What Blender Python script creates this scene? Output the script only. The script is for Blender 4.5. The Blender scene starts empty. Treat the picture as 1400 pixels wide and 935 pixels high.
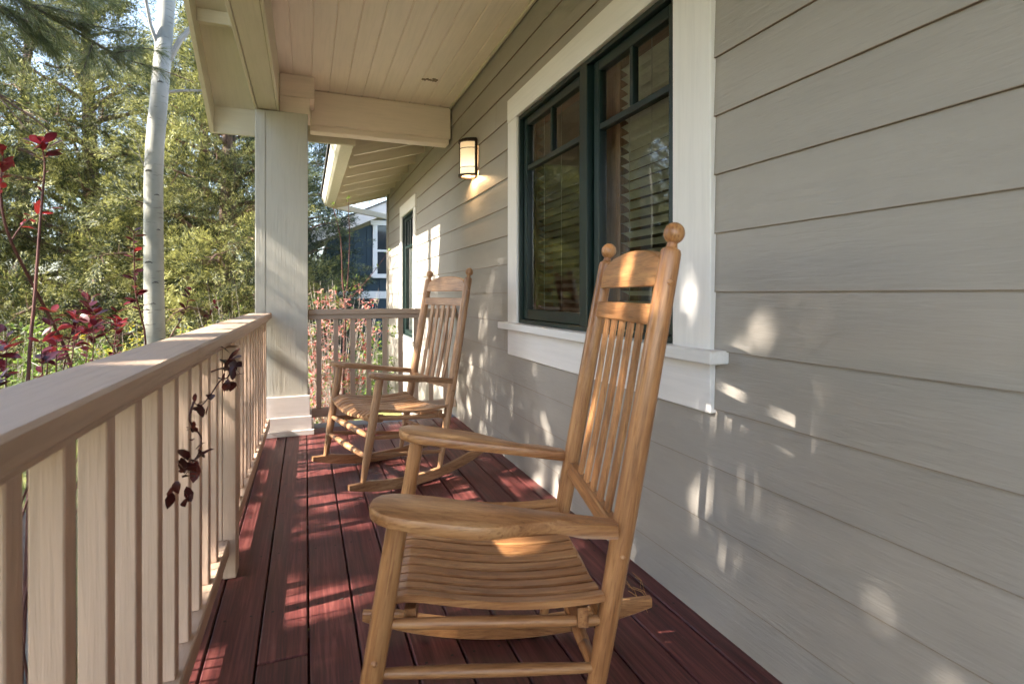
import bpy, math, random
import numpy as np
from mathutils import Vector, Matrix, Quaternion

random.seed(7)
RNG = np.random.default_rng(7)
SC = bpy.context.scene
COL = SC.collection
R = math.radians
PI = math.pi

# ------------------------------------------------------------------ sun
SUN_TAN = 0.71
SUN_EL = math.atan(SUN_TAN)
_h = Vector((1.0, 0.12, 0)).normalized()
SUN_DIR = Vector((_h.x * math.cos(SUN_EL), _h.y * math.cos(SUN_EL), -math.sin(SUN_EL)))   # travel direction of the light

# ------------------------------------------------------------------ mesh builder
class MB:
    """collects shapes; every vertex carries a 'grain' coordinate (x runs along the wood fibre)"""
    def __init__(s):
        s.v = []; s.f = []; s.g = []; s.n = 0; s.smooth = []
    def add(s, vs, fs, gs=None, smooth=False):
        b = s.n
        s.v += [tuple(p) for p in vs]; s.n += len(vs)
        s.g += [tuple(p) for p in (gs if gs is not None else vs)]
        s.f += [tuple(i + b for i in f) for f in fs]
        s.smooth += [smooth] * len(fs)
    def box(s, x0, x1, y0, y1, z0, z1, c=0.0, axis=None, M=None):
        """box with chamfer c; grain along axis (default: longest)"""
        d = (x1 - x0, y1 - y0, z1 - z0)
        if axis is None: axis = d.index(max(d))
        cx, cy, cz = (x0 + x1) / 2, (y0 + y1) / 2, (z0 + z1) / 2
        hx, hy, hz = d[0] / 2, d[1] / 2, d[2] / 2
        c = min(c, hx * .45, hy * .45, hz * .45)
        off = (random.uniform(0, 60), random.uniform(0, 9), random.uniform(0, 9))
        vs = []; fs = []
        if c <= 0:
            vs = [(sx * hx, sy * hy, sz * hz) for sx in (-1, 1) for sy in (-1, 1) for sz in (-1, 1)]
            fs = [(0, 1, 3, 2), (4, 6, 7, 5), (0, 4, 5, 1), (2, 3, 7, 6), (0, 2, 6, 4), (1, 5, 7, 3)]
        else:
            idx = {}
            for sx in (-1, 1):
                for sy in (-1, 1):
                    for sz in (-1, 1):
                        for k in range(3):
                            p = [sx * (hx - c), sy * (hy - c), sz * (hz - c)]
                            p[k] = (sx * hx, sy * hy, sz * hz)[k]
                            idx[sx, sy, sz, k] = len(vs); vs.append(tuple(p))
            S = (-1, 1)
            for sg in S:
                fs.append(tuple(idx[sg, a, b, 0] for a, b in ((-1, -1), (1, -1), (1, 1), (-1, 1))))
                fs.append(tuple(idx[a, sg, b, 1] for a, b in ((-1, -1), (1, -1), (1, 1), (-1, 1))))
                fs.append(tuple(idx[a, b, sg, 2] for a, b in ((-1, -1), (1, -1), (1, 1), (-1, 1))))
            for a in S:
                for b in S:
                    fs.append((idx[-1, a, b, 1], idx[1, a, b, 1], idx[1, a, b, 2], idx[-1, a, b, 2]))
                    fs.append((idx[a, -1, b, 0], idx[a, 1, b, 0], idx[a, 1, b, 2], idx[a, -1, b, 2]))
                    fs.append((idx[a, b, -1, 0], idx[a, b, 1, 0], idx[a, b, 1, 1], idx[a, b, -1, 1]))
                    for e in S:
                        fs.append((idx[a, b, e, 0], idx[a, b, e, 1], idx[a, b, e, 2]))
        gs = []
        for p in vs:
            q = (p[axis], p[(axis + 1) % 3], p[(axis + 2) % 3])
            gs.append((q[0] + off[0], q[1] + off[1], q[2] + off[2]))
        vs = [Vector((p[0] + cx, p[1] + cy, p[2] + cz)) for p in vs]
        if M is not None: vs = [M @ p for p in vs]
        s.add(vs, fs, gs)
    def beam(s, p0, p1, w, t, up=(0, 0, 1), c=0.002):
        """rectangular bar p0->p1, w along side, t along up"""
        p0 = Vector(p0); p1 = Vector(p1); d = p1 - p0; L = d.length; d.normalize()
        up = Vector(up); side = d.cross(up).normalized(); up2 = side.cross(d).normalized()
        M = Matrix((d, side, up2)).transposed().to_4x4(); M.translation = (p0 + p1) / 2
        s.box(-L / 2, L / 2, -w / 2, w / 2, -t / 2, t / 2, c, 0, M)
    def tube(s, pts, rad, n=10, cap=True, flat=1.0, squash_dir=None):
        pts = [Vector(p) for p in pts]; k = len(pts)
        if not hasattr(rad, '__len__'): rad = [rad] * k
        off = (random.uniform(0, 60), random.uniform(0, 9), random.uniform(0, 9))
        T = []
        for i in range(k):
            t = pts[min(i + 1, k - 1)] - pts[max(i - 1, 0)]
            T.append(t.normalized() if t.length > 1e-9 else Vector((0, 0, 1)))
        ref = Vector((1, 0, 0)) if abs(T[0].x) < .8 else Vector((0, 1, 0))
        nrm = (ref - T[0] * ref.dot(T[0])).normalized()
        vs = []; gs = []; L = 0
        for i in range(k):
            if i:
                L += (pts[i] - pts[i - 1]).length
                nrm = (nrm - T[i] * nrm.dot(T[i])).normalized()
            bi = T[i].cross(nrm)
            for j in range(n):
                a = 2 * PI * j / n
                vs.append(pts[i] + (nrm * math.cos(a) + bi * math.sin(a)) * rad[i])
                gs.append((L + off[0], rad[i] * math.cos(a) + off[1], rad[i] * math.sin(a) + off[2]))
        fs = []
        for i in range(k - 1):
            for j in range(n):
                j2 = (j + 1) % n
                fs.append((i * n + j, i * n + j2, (i + 1) * n + j2, (i + 1) * n + j))
        if cap:
            fs.append(tuple(range(n))[::-1]); fs.append(tuple((k - 1) * n + j for j in range(n)))
        s.add(vs, fs, gs, True)
    def prism(s, poly, ext, M=None, axis=0):
        """closed 2D outline extruded along the third axis; poly in (u,v), ext=(w0,w1)"""
        off = (random.uniform(0, 60), random.uniform(0, 9), random.uniform(0, 9))
        n = len(poly)
        vs = [Vector((u, v, w)) for w in ext for u, v in poly]
        fs = [tuple(range(n))[::-1], tuple(range(n, 2 * n))]
        fs += [(i, (i + 1) % n, n + (i + 1) % n, n + i) for i in range(n)]
        gs = [(p[axis] + off[0], p[(axis + 1) % 3] + off[1], p[(axis + 2) % 3] + off[2]) for p in vs]
        if M is not None: vs = [M @ p for p in vs]
        s.add(vs, fs, gs)
    def build(s, name, mat, parent=None, world=False, flip_to=None):
        me = bpy.data.meshes.new(name)
        me.from_pydata([tuple(p) for p in s.v], [], s.f)
        at = me.attributes.new('grain', 'FLOAT_VECTOR', 'POINT')
        at.data.foreach_set('vector', np.array(s.g, dtype=np.float32).ravel())
        me.polygons.foreach_set('use_smooth', s.smooth)
        me.update()
        import bmesh
        bm = bmesh.new(); bm.from_mesh(me); bmesh.ops.recalc_face_normals(bm, faces=bm.faces)
        if flip_to is not None:
            bm.normal_update()
            for f_ in bm.faces:
                if f_.normal.dot(Vector(flip_to)) < 0: f_.normal_flip()
        bm.to_mesh(me); bm.free()
        if mat is not None: me.materials.append(mat)
        o = bpy.data.objects.new(name, me); COL.objects.link(o)
        if any(s.smooth):
            me.set_sharp_from_angle(angle=R(40))
        if parent is not None:
            o.parent = parent
            if world:
                off = Vector(parent.location)
                if parent.parent: off += Vector(parent.parent.location)
                me.transform(Matrix.Translation(-off))
        return o

def npmesh(name, V, F4, mat, parent=None, tint=None, world=True):
    """fast quad mesh from numpy arrays"""
    V = np.asarray(V, dtype=np.float32)
    if parent is not None and world: V = V - np.array(parent.location, dtype=np.float32)
    F4 = np.asarray(F4, dtype=np.int32)
    me = bpy.data.meshes.new(name)
    me.vertices.add(len(V)); me.vertices.foreach_set('co', V.ravel())
    nf = len(F4); k = F4.shape[1]
    me.loops.add(nf * k); me.loops.foreach_set('vertex_index', F4.ravel())
    me.polygons.add(nf); me.polygons.foreach_set('loop_start', np.arange(0, nf * k, k, dtype=np.int32))
    me.update(calc_edges=True)
    if tint is not None:
        a = me.attributes.new('tint', 'FLOAT', 'POINT'); a.data.foreach_set('value', np.asarray(tint, dtype=np.float32))
    me.materials.append(mat)
    o = bpy.data.objects.new(name, me); COL.objects.link(o)
    if parent is not None: o.parent = parent
    return o

def empty(name, loc, rz=0.0):
    o = bpy.data.objects.new(name, None); COL.objects.link(o)
    o.location = loc; o.rotation_euler = (0, 0, rz); o.empty_display_size = .1
    return o
def tag(o, label, cat, group=None, kind=None):
    o['label'] = label; o['category'] = cat
    if group: o['group'] = group
    if kind: o['kind'] = kind
    return o

# ------------------------------------------------------------------ materials
def _mat(name):
    m = bpy.data.materials.new(name); m.use_nodes = True
    nt = m.node_tree; b = nt.nodes['Principled BSDF']
    return m, nt, b
def nd(nt, t, **kw):
    n = nt.nodes.new(t)
    for k, v in kw.items(): setattr(n, k, v)
    return n
def grain_coord(nt, scale):
    a = nd(nt, 'ShaderNodeAttribute', attribute_name='grain')
    mp = nd(nt, 'ShaderNodeMapping'); mp.inputs['Scale'].default_value = scale
    nt.links.new(a.outputs['Vector'], mp.inputs['Vector'])
    return mp.outputs['Vector']
def noise(nt, vec, scale, detail=4, rough=.55, dist=0.0):
    n = nd(nt, 'ShaderNodeTexNoise'); n.inputs['Scale'].default_value = scale
    n.inputs['Detail'].default_value = detail; n.inputs['Roughness'].default_value = rough; n.inputs['Distortion'].default_value = dist
    nt.links.new(vec, n.inputs['Vector']); return n.outputs['Fac']
def ramp(nt, fac, stops):
    r = nd(nt, 'ShaderNodeValToRGB'); e = r.color_ramp.elements
    while len(e) < len(stops): e.new(.5)
    for el, (p, c) in zip(e, stops):
        el.position = p; el.color = (*c, 1) if len(c) == 3 else c
    nt.links.new(fac, r.inputs['Fac']); return r.outputs['Color']
def bump(nt, b, h, strength, dist):
    n = nd(nt, 'ShaderNodeBump'); n.inputs['Strength'].default_value = strength; n.inputs['Distance'].default_value = dist
    nt.links.new(h, n.inputs['Height']); nt.links.new(n.outputs['Normal'], b.inputs['Normal']); return n
def mulc(c, k): return tuple(min(1, x * k) for x in c)

def paint(name, col, rough=.5, emboss=.25, var=.07, dirt=.0, fine=(3, 55, 55), fib=.06):
    """painted wood: faint fibre relief under the paint, slight uneven tone"""
    m, nt, b = _mat(name)
    v = grain_coord(nt, fine)
    f = noise(nt, v, 1.0, 5, .6, .6)
    v2 = grain_coord(nt, (1.3, 4, 4)); f2 = noise(nt, v2, 1.6, 5, .6)
    c = ramp(nt, f2, [(.3, mulc(col, 1 - var)), (.7, mulc(col, 1 + var))])
    if dirt > 0:
        f3 = noise(nt, grain_coord(nt, (2, 9, 9)), 1.3, 8, .75)
        k = ramp(nt, f3, [(.56, (0, 0, 0)), (.75, (dirt, dirt, dirt))])
        mx = nd(nt, 'ShaderNodeMix', data_type='RGBA')
        nt.links.new(k, mx.inputs[0]); nt.links.new(c, mx.inputs[6]); mx.inputs[7].default_value = (*mulc(col, .42), 1)
        c = mx.outputs[2]
    kf = ramp(nt, f, [(.34, (1 - fib,) * 3), (.55, (1, 1, 1))])
    mf = nd(nt, 'ShaderNodeMix', data_type='RGBA', blend_type='MULTIPLY'); mf.inputs[0].default_value = 1
    nt.links.new(c, mf.inputs[6]); nt.links.new(kf, mf.inputs[7])
    nt.links.new(mf.outputs[2], b.inputs['Base Color'])
    b.inputs['Roughness'].default_value = rough
    bump(nt, b, f, emboss, .004)
    return m

def wood(name, dark, mid, light, rough=.38, fine=(5, 70, 70)):
    m, nt, b = _mat(name)
    v = grain_coord(nt, fine)
    f = noise(nt, v, 1.0, 6, .65, .8)
    f2 = noise(nt, grain_coord(nt, (1.6, 14, 14)), 1.0, 4, .6, 1.2)
    f3 = noise(nt, grain_coord(nt, (2.2, 5, 5)), 1.0, 3, .5)
    ad = nd(nt, 'ShaderNodeMath', operation='MULTIPLY_ADD'); ad.inputs[1].default_value = .45
    nt.links.new(f, ad.inputs[0])
    a2 = nd(nt, 'ShaderNodeMath', operation='MULTIPLY_ADD'); a2.inputs[1].default_value = .35
    nt.links.new(f2, a2.inputs[0])
    a3 = nd(nt, 'ShaderNodeMath', operation='MULTIPLY'); a3.inputs[1].default_value = .2
    nt.links.new(f3, a3.inputs[0]); nt.links.new(a3.outputs[0], a2.inputs[2]); nt.links.new(a2.outputs[0], ad.inputs[2])
    c = ramp(nt, ad.outputs[0], [(.38, dark), (.5, mid), (.62, light)])
    pores = noise(nt, grain_coord(nt, (14, 260, 260)), 1.0, 3, .6)
    kp = ramp(nt, pores, [(.32, (.62, .55, .5)), (.46, (1, 1, 1))])
    oi = nd(nt, 'ShaderNodeObjectInfo')
    vr = nd(nt, 'ShaderNodeMapRange'); vr.inputs['To Min'].default_value = .84; vr.inputs['To Max'].default_value = 1.12
    nt.links.new(oi.outputs['Random'], vr.inputs['Value'])
    wear = noise(nt, grain_coord(nt, (5, 9, 9)), 1.0, 6, .7)
    kw = ramp(nt, wear, [(.3, (.86, .83, .80)), (.5, (1, 1, 1)), (.72, (1.08, 1.09, 1.10))])
    for kk in (kp, vr.outputs[0], kw):
        mx = nd(nt, 'ShaderNodeMix', data_type='RGBA', blend_type='MULTIPLY'); mx.inputs[0].default_value = 1
        nt.links.new(c, mx.inputs[6]); nt.links.new(kk, mx.inputs[7]); c = mx.outputs[2]
    nt.links.new(c, b.inputs['Base Color'])
    rr = nd(nt, 'ShaderNodeMapRange'); rr.inputs['To Min'].default_value = rough - .06; rr.inputs['To Max'].default_value = rough + .2
    nt.links.new(f2, rr.inputs['Value']); nt.links.new(rr.outputs[0], b.inputs['Roughness'])
    bump(nt, b, pores, .22, .0012)
    return m

def deck_mat():
    m, nt, b = _mat('red_deck_stain')
    f = noise(nt, grain_coord(nt, (2.5, 75, 75)), 1.0, 7, .7, .8)
    f2 = noise(nt, grain_coord(nt, (1.2, 7, 7)), 1.0, 6, .65, .5)
    f3 = noise(nt, grain_coord(nt, (5, 22, 22)), 1.0, 8, .75)
    c = ramp(nt, f, [(.3, (.042, .010, .010)), (.5, (.110, .026, .023)), (.68, (.205, .064, .052))])
    c2 = ramp(nt, f2, [(.3, (.62, .6, .64)), (.7, (1.2, 1.15, 1.15))])
    mx = nd(nt, 'ShaderNodeMix', data_type='RGBA', blend_type='MULTIPLY'); mx.inputs[0].default_value = 1
    nt.links.new(c, mx.inputs[6]); nt.links.new(c2, mx.inputs[7])
    k = ramp(nt, f3, [(.6, (0, 0, 0)), (.78, (.5, .5, .5))])
    m2 = nd(nt, 'ShaderNodeMix', data_type='RGBA')
    nt.links.new(k, m2.inputs[0]); nt.links.new(mx.outputs[2], m2.inputs[6]); m2.inputs[7].default_value = (.26, .15, .12, 1)
    nt.links.new(m2.outputs[2], b.inputs['Base Color'])
    rr = nd(nt, 'ShaderNodeMapRange'); rr.inputs['To Min'].default_value = .38; rr.inputs['To Max'].default_value = .62
    nt.links.new(f2, rr.inputs['Value']); nt.links.new(rr.outputs[0], b.inputs['Roughness'])
    bump(nt, b, f, .35, .002)
    return m

def leaf_mat(name, c0, c1, c2, trans=.35, rough=.55):
    m, nt, b = _mat(name)
    a = nd(nt, 'ShaderNodeAttribute', attribute_name='tint')
    g = nd(nt, 'ShaderNodeNewGeometry')
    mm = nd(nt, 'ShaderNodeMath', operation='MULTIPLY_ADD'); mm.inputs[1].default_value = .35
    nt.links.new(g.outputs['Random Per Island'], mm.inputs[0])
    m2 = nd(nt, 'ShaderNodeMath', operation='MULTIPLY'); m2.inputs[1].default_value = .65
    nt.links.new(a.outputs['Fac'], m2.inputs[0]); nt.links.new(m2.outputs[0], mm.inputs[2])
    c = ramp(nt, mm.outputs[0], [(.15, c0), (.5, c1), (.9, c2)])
    nt.links.new(c, b.inputs['Base Color']); b.inputs['Roughness'].default_value = rough
    t = nd(nt, 'ShaderNodeBsdfTranslucent'); nt.links.new(c, t.inputs['Color'])
    mx = nd(nt, 'ShaderNodeMixShader'); mx.inputs[0].default_value = trans
    nt.links.new(b.outputs[0], mx.inputs[1]); nt.links.new(t.outputs[0], mx.inputs[2])
    nt.links.new(mx.outputs[0], nt.nodes['Material Output'].inputs['Surface'])
    return m

def bark(name, c0, c1, fine=(6, 40, 40), st=.8):
    m, nt, b = _mat(name)
    f = noise(nt, grain_coord(nt, fine), 1.0, 6, .7, .4)
    c = ramp(nt, f, [(.35, c0), (.65, c1)]); nt.links.new(c, b.inputs['Base Color'])
    b.inputs['Roughness'].default_value = .85
    bump(nt, b, f, st, .01)
    return m

def plain(name, col, rough=.5, metal=0.0, bumpy=.1):
    m, nt, b = _mat(name)
    tc = nd(nt, 'ShaderNodeTexCoord')
    f = noise(nt, tc.outputs['Object'], 35, 4)
    c = ramp(nt, f, [(.3, mulc(col, .92)), (.7, mulc(col, 1.08))]); nt.links.new(c, b.inputs['Base Color'])
    b.inputs['Roughness'].default_value = rough; b.inputs['Metallic'].default_value = metal
    bump(nt, b, f, bumpy, .001)
    return m

def aspen_mat():
    m, nt, b = _mat('aspen_bark')
    f = noise(nt, grain_coord(nt, (14, 10, 10)), 1.0, 5, .7)
    f2 = noise(nt, grain_coord(nt, (60, 9, 9)), 1.0, 3, .6)
    f3 = noise(nt, grain_coord(nt, (2.5, 4, 4)), 1.0, 3)
    c = ramp(nt, f3, [(.3, (.19, .185, .155)), (.7, (.36, .345, .30))])
    k = ramp(nt, f2, [(.60, (1, 1, 1)), (.72, (.45, .42, .38))])
    k2 = ramp(nt, f, [(.2, (.35, .32, .3)), (.34, (1, 1, 1))])
    for kk in (k, k2):
        mx = nd(nt, 'ShaderNodeMix', data_type='RGBA', blend_type='MULTIPLY'); mx.inputs[0].default_value = 1
        nt.links.new(c, mx.inputs[6]); nt.links.new(kk, mx.inputs[7]); c = mx.outputs[2]
    nt.links.new(c, b.inputs['Base Color']); b.inputs['Roughness'].default_value = .6
    bump(nt, b, f2, .3, .004)
    return m

def glass_mat():
    m, nt, b = _mat('window_glass')
    nt.nodes.remove(b)
    tr = nd(nt, 'ShaderNodeBsdfTransparent'); tr.inputs['Color'].default_value = (.88, .91, .88, 1)
    gl = nd(nt, 'ShaderNodeBsdfGlossy'); gl.inputs['Roughness'].default_value = .004
    fr = nd(nt, 'ShaderNodeFresnel'); fr.inputs['IOR'].default_value = 1.9
    mx = nd(nt, 'ShaderNodeMixShader')
    nt.links.new(fr.outputs[0], mx.inputs[0]); nt.links.new(tr.outputs[0], mx.inputs[1]); nt.links.new(gl.outputs[0], mx.inputs[2])
    nt.links.new(mx.outputs[0], nt.nodes['Material Output'].inputs['Surface'])
    return m

def emit(name, col, strength):
    m, nt, b = _mat(name)
    b.inputs['Base Color'].default_value = (.8, .7, .55, 1)
    b.inputs['Emission Strength'].default_value = strength
    b.inputs['Roughness'].default_value = .3
    # the bulb sits low behind the frosted glass: brightness falls off with distance from it
    tc = nd(nt, 'ShaderNodeTexCoord')
    sep = nd(nt, 'ShaderNodeSeparateXYZ'); nt.links.new(tc.outputs['Object'], sep.inputs[0])
    mr = nd(nt, 'ShaderNodeMapRange'); mr.inputs['From Min'].default_value = -.13; mr.inputs['From Max'].default_value = .13
    nt.links.new(sep.outputs['Z'], mr.inputs['Value'])
    c = ramp(nt, mr.outputs[0], [(0, mulc(col, .8)), (.3, (1, .86, .55)), (.62, mulc(col, .55)), (1, mulc((col[0], col[1] * .85, col[2] * .8), .38))])
    nt.links.new(c, b.inputs['Emission Color'])
    return m

M = {}
M['siding'] = paint('siding_paint', (.325, .292, .256), .5, .35, .06, .14, fine=(9, 80, 80), fib=.03)
M['caulk'] = plain('joint_caulk', (.44, .40, .35), .6)
M['lap'] = plain('brown_lap_edge', (.235, .175, .13), .8)  # thin brown strips along the foot of each course and at board ends
M['trim'] = paint('white_trim_paint', (.76, .72, .69), .45, .12, .03)
M['basetrim'] = paint('post_base_paint', (.60, .535, .50), .5, .2, .04)
M['ceil'] = paint('ceiling_paint', (.88, .765, .665), .5, .12, .03)
M['beam'] = paint('beam_paint', (.82, .685, .585), .5, .2, .04)
M['post'] = paint('post_paint', (.47, .435, .37), .55, .55, .04)
M['rail'] = paint('tan_rail_paint', (.50, .35, .25), .5, .6, .06, .45, fib=.12)
M['baluster'] = paint('tan_baluster_paint', (.575, .395, .285), .5, .7, .05, .12, fib=.12)
M['taupe'] = paint('taupe_rail_paint', (.40, .30, .225), .5, .3, .05)
M['eave'] = paint('eave_paint', (.62, .55, .43), .55, .2, .05)
M['gutter'] = plain('cream_gutter_paint', (.74, .69, .56), .35)
M['deck'] = deck_mat()
M['grayboard'] = paint('weathered_grey_board', (.20, .20, .205), .8, .8, .2)
M['green'] = plain('dark_green_frame_paint', (.006, .017, .015), .3)
M['glass'] = glass_mat()
M['curtain'] = plain('white_curtain', (.85, .85, .80), .8)
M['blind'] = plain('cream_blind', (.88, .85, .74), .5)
M['blinddim'] = plain('shaded_cream_blind', (.22, .19, .15), .5)  # darker copy of the cream blind; the left sash's dimness is put into its colour
M['cord'] = plain('blind_cord', (.7, .68, .6), .6)
M['jamb'] = wood('stained_jamb_wood', (.30, .15, .085), (.42, .23, .14), (.50, .30, .19), .5)
M['interior'] = plain('interior_wall', (.32, .27, .22), .8)
M['roof'] = plain('roof_shingle', (.07, .065, .06), .9)
M['chair'] = wood('honey_oak', (.21, .082, .028), (.42, .190, .073), (.57, .298, .12), .25)
M['chairfar'] = wood('weathered_oak', (.20, .095, .042), (.37, .192, .092), (.50, .29, .15), .32)
M['bronze'] = plain('bronze_metal', (.035, .022, .015), .45, .6)
M['lampglass'] = emit('lit_frosted_glass', (1.0, .68, .34), .21)
M['bark'] = bark('juniper_bark', (.055, .035, .025), (.17, .105, .075))
M['limb'] = bark('limb_bark', (.075, .042, .028), (.23, .14, .095))
M['aspen'] = aspen_mat()
M['aspentwig'] = bark('aspen_twig', (.22, .19, .16), (.42, .39, .34))
M['knot'] = plain('bark_knot', (.05, .045, .04), .9)
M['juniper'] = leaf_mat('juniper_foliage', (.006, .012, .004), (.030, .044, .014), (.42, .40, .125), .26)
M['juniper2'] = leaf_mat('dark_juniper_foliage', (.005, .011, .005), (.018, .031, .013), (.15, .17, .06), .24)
M['pine'] = leaf_mat('pine_needles', (.05, .06, .018), (.12, .14, .045), (.24, .24, .10), .35, .4)
M['redleaf'] = leaf_mat('purple_red_leaf', (.035, .006, .011), (.115, .012, .019), (.28, .028, .025), .42, .3)
M['darkleaf'] = leaf_mat('maroon_leaf', (.035, .009, .009), (.085, .018, .016), (.16, .035, .022), .4, .35)
M['redstem'] = bark('reddish_stem', (.06, .02, .018), (.13, .05, .04), (10, 30, 30), .3)
M['pinkleaf'] = leaf_mat('pink_red_leaf', (.34, .06, .05), (.55, .20, .17), (.66, .40, .33), .5)
M['greenleaf'] = leaf_mat('fresh_green_leaf', (.05, .10, .015), (.14, .21, .035), (.26, .34, .07), .45)
M['yellowleaf'] = leaf_mat('yellow_leaf', (.25, .22, .02), (.45, .36, .03), (.6, .5, .06), .45)
M['paletwig'] = bark('pale_twig', (.25, .21, .18), (.5, .44, .4))
M['grass'] = leaf_mat('lawn_grass', (.07, .11, .02), (.17, .22, .04), (.34, .33, .09), .35)
M['boulder'] = bark('grey_rock', (.12, .115, .115), (.38, .36, .35), (7, 7, 7), 1.0)
M['teal'] = paint('dark_teal_paint', (.017, .036, .050), .6, .3, .05)
M['needle'] = plain('dry_needle', (.5, .26, .09), .6)
M['mud'] = plain('dried_mud', (.30, .22, .16), .95, 0, 1.0)
def ground_mat():
    m, nt, b = _mat('ground_soil')
    tc = nd(nt, 'ShaderNodeTexCoord')
    f = noise(nt, tc.outputs['Object'], .35, 6, .6); f2 = noise(nt, tc.outputs['Object'], 9, 6, .7)
    c = ramp(nt, f, [(.35, (.10, .085, .04)), (.55, (.19, .20, .06)), (.7, (.16, .12, .07))])
    c2 = ramp(nt, f2, [(.3, (.6, .6, .6)), (.7, (1.3, 1.3, 1.2))])
    mx = nd(nt, 'ShaderNodeMix', data_type='RGBA', blend_type='MULTIPLY'); mx.inputs[0].default_value = 1
    nt.links.new(c, mx.inputs[6]); nt.links.new(c2, mx.inputs[7]); nt.links.new(mx.outputs[2], b.inputs['Base Color'])
    b.inputs['Roughness'].default_value = .95
    bump(nt, b, f2, .8, .03)
    return m
M['ground'] = ground_mat()

# ------------------------------------------------------------------ dimensions
W = 1.19            # face of the house wall
GZ = -.55           # garden level below the deck
CEIL = 2.65
CORNER = 8.47

# ------------------------------------------------------------------ ground, hills
def ground_z(x, y):
    d = max(0, math.hypot(x + 1, y - 4) - 9)
    return GZ - .012 * d + .05 * math.sin(x * 1.3 + y * .7) + .04 * math.sin(y * 1.9 - x * .8)
g = MB()
xs = [-220, -120, -60, -35, -22] + [-16 + i * .8 for i in range(36)] + [16, 25, 40, 80, 160, 220]
ys = [-120, -60, -30, -15] + [-8 + i * .8 for i in range(42)] + [30, 40, 60, 110, 200, 260]
vs = [(x, y, ground_z(x, y) if abs(x) < 60 and abs(y) < 80 else GZ - .6) for y in ys for x in xs]
nx = len(xs)
fs = [(j * nx + i, j * nx + i + 1, (j + 1) * nx + i + 1, (j + 1) * nx + i) for j in range(len(ys) - 1) for i in range(nx - 1)]
g.add(vs, fs, None, True)
o = g.build('ground', M['ground']); o['kind'] = 'structure'; o['label'] = 'dry garden ground with patches of yellow green grass'

# grass
n = 60000
gx = RNG.uniform(-7.5, -.42, n); gy = RNG.uniform(.2, 14, n)
keep = (np.sin(gx * 1.7 + 1) + np.sin(gy * 1.1) + RNG.normal(0, .7, n)) > -.6
gx = gx[keep]; gy = gy[keep]; n = len(gx)
gz = np.array([ground_z(a, b) for a, b in zip(gx, gy)]) - .005
ang = RNG.uniform(0, 2 * PI, n); L = RNG.uniform(.05, .13, n); wd = .004
lean = RNG.normal(0, .35, (n, 2))
base = np.stack([gx, gy, gz], 1); side = np.stack([np.cos(ang), np.sin(ang), 0 * ang], 1) * wd
tip = base + np.stack([lean[:, 0] * L, lean[:, 1] * L, L], 1)
V = np.stack([base - side, base + side, tip + side * .15, tip - side * .15], 1).reshape(-1, 3)
F = np.arange(4 * n).reshape(n, 4)
o = npmesh('lawn_grass', V, F, M['grass'], tint=np.repeat(RNG.random(n), 4))
tag(o, 'short yellow green grass growing on the ground beyond the railing', 'grass', kind='stuff')

# ------------------------------------------------------------------ deck
d = MB()
gaps = [-.385 + i * .1385 for i in range(13)]
for i in range(len(gaps) - 1):
    x0, x1 = gaps[i] - .022 + .0028, gaps[i + 1] - .022 - .0028
    x0 += .0; x1 = min(x1, W - .004)
    y = -2.6
    joints = {2: (1.66,), 3: (1.42,), 5: (-.4, 3.2), 7: (2.15,), 8: (.6,)}.get(i, ())
    cuts = [-2.6] + list(joints) + [4.44]
    for a, b in zip(cuts[:-1], cuts[1:]):
        d.box(x0, x1, a + .0015, b - .0015, -.036, RNG.uniform(-.0008, .0008), .0035, 1)
# joists and rim below
o = d.build('porch_deck', M['deck']); o['kind'] = 'structure'; o['label'] = 'red stained plank porch deck'
j = MB()
for yy in np.arange(-2.4, 4.5, .42): j.box(-.36, W, yy, yy + .04, -.25, -.038)
j.box(-.40, -.362, -2.6, 4.6, -.27, -.040); j.box(-.40, W, 4.56, 4.6, -.3, -.035)
o2 = j.build('deck_joists', M['deck'], o)
e = MB(); e.box(-.40, W - .003, 4.446, 4.61, -.034, -.002, .004, 0)
e.build('end_board', M['grayboard'], o)
# nails
nl = MB()
for i in range(len(gaps) - 1):
    for yy in np.arange(-.2, 4.4, .42):
        for dx in (.03, .105):
            cx, cy = gaps[i] - .022 + dx, yy + .02 + random.uniform(-.006, .006)
            if cx > W - .02: continue
            nl.add([(cx + .0048 * math.cos(a * PI / 3), cy + .0048 * math.sin(a * PI / 3), .0016) for a in range(6)], [tuple(range(6))])
nl.build('nail_heads', M['knot'], o)

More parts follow.
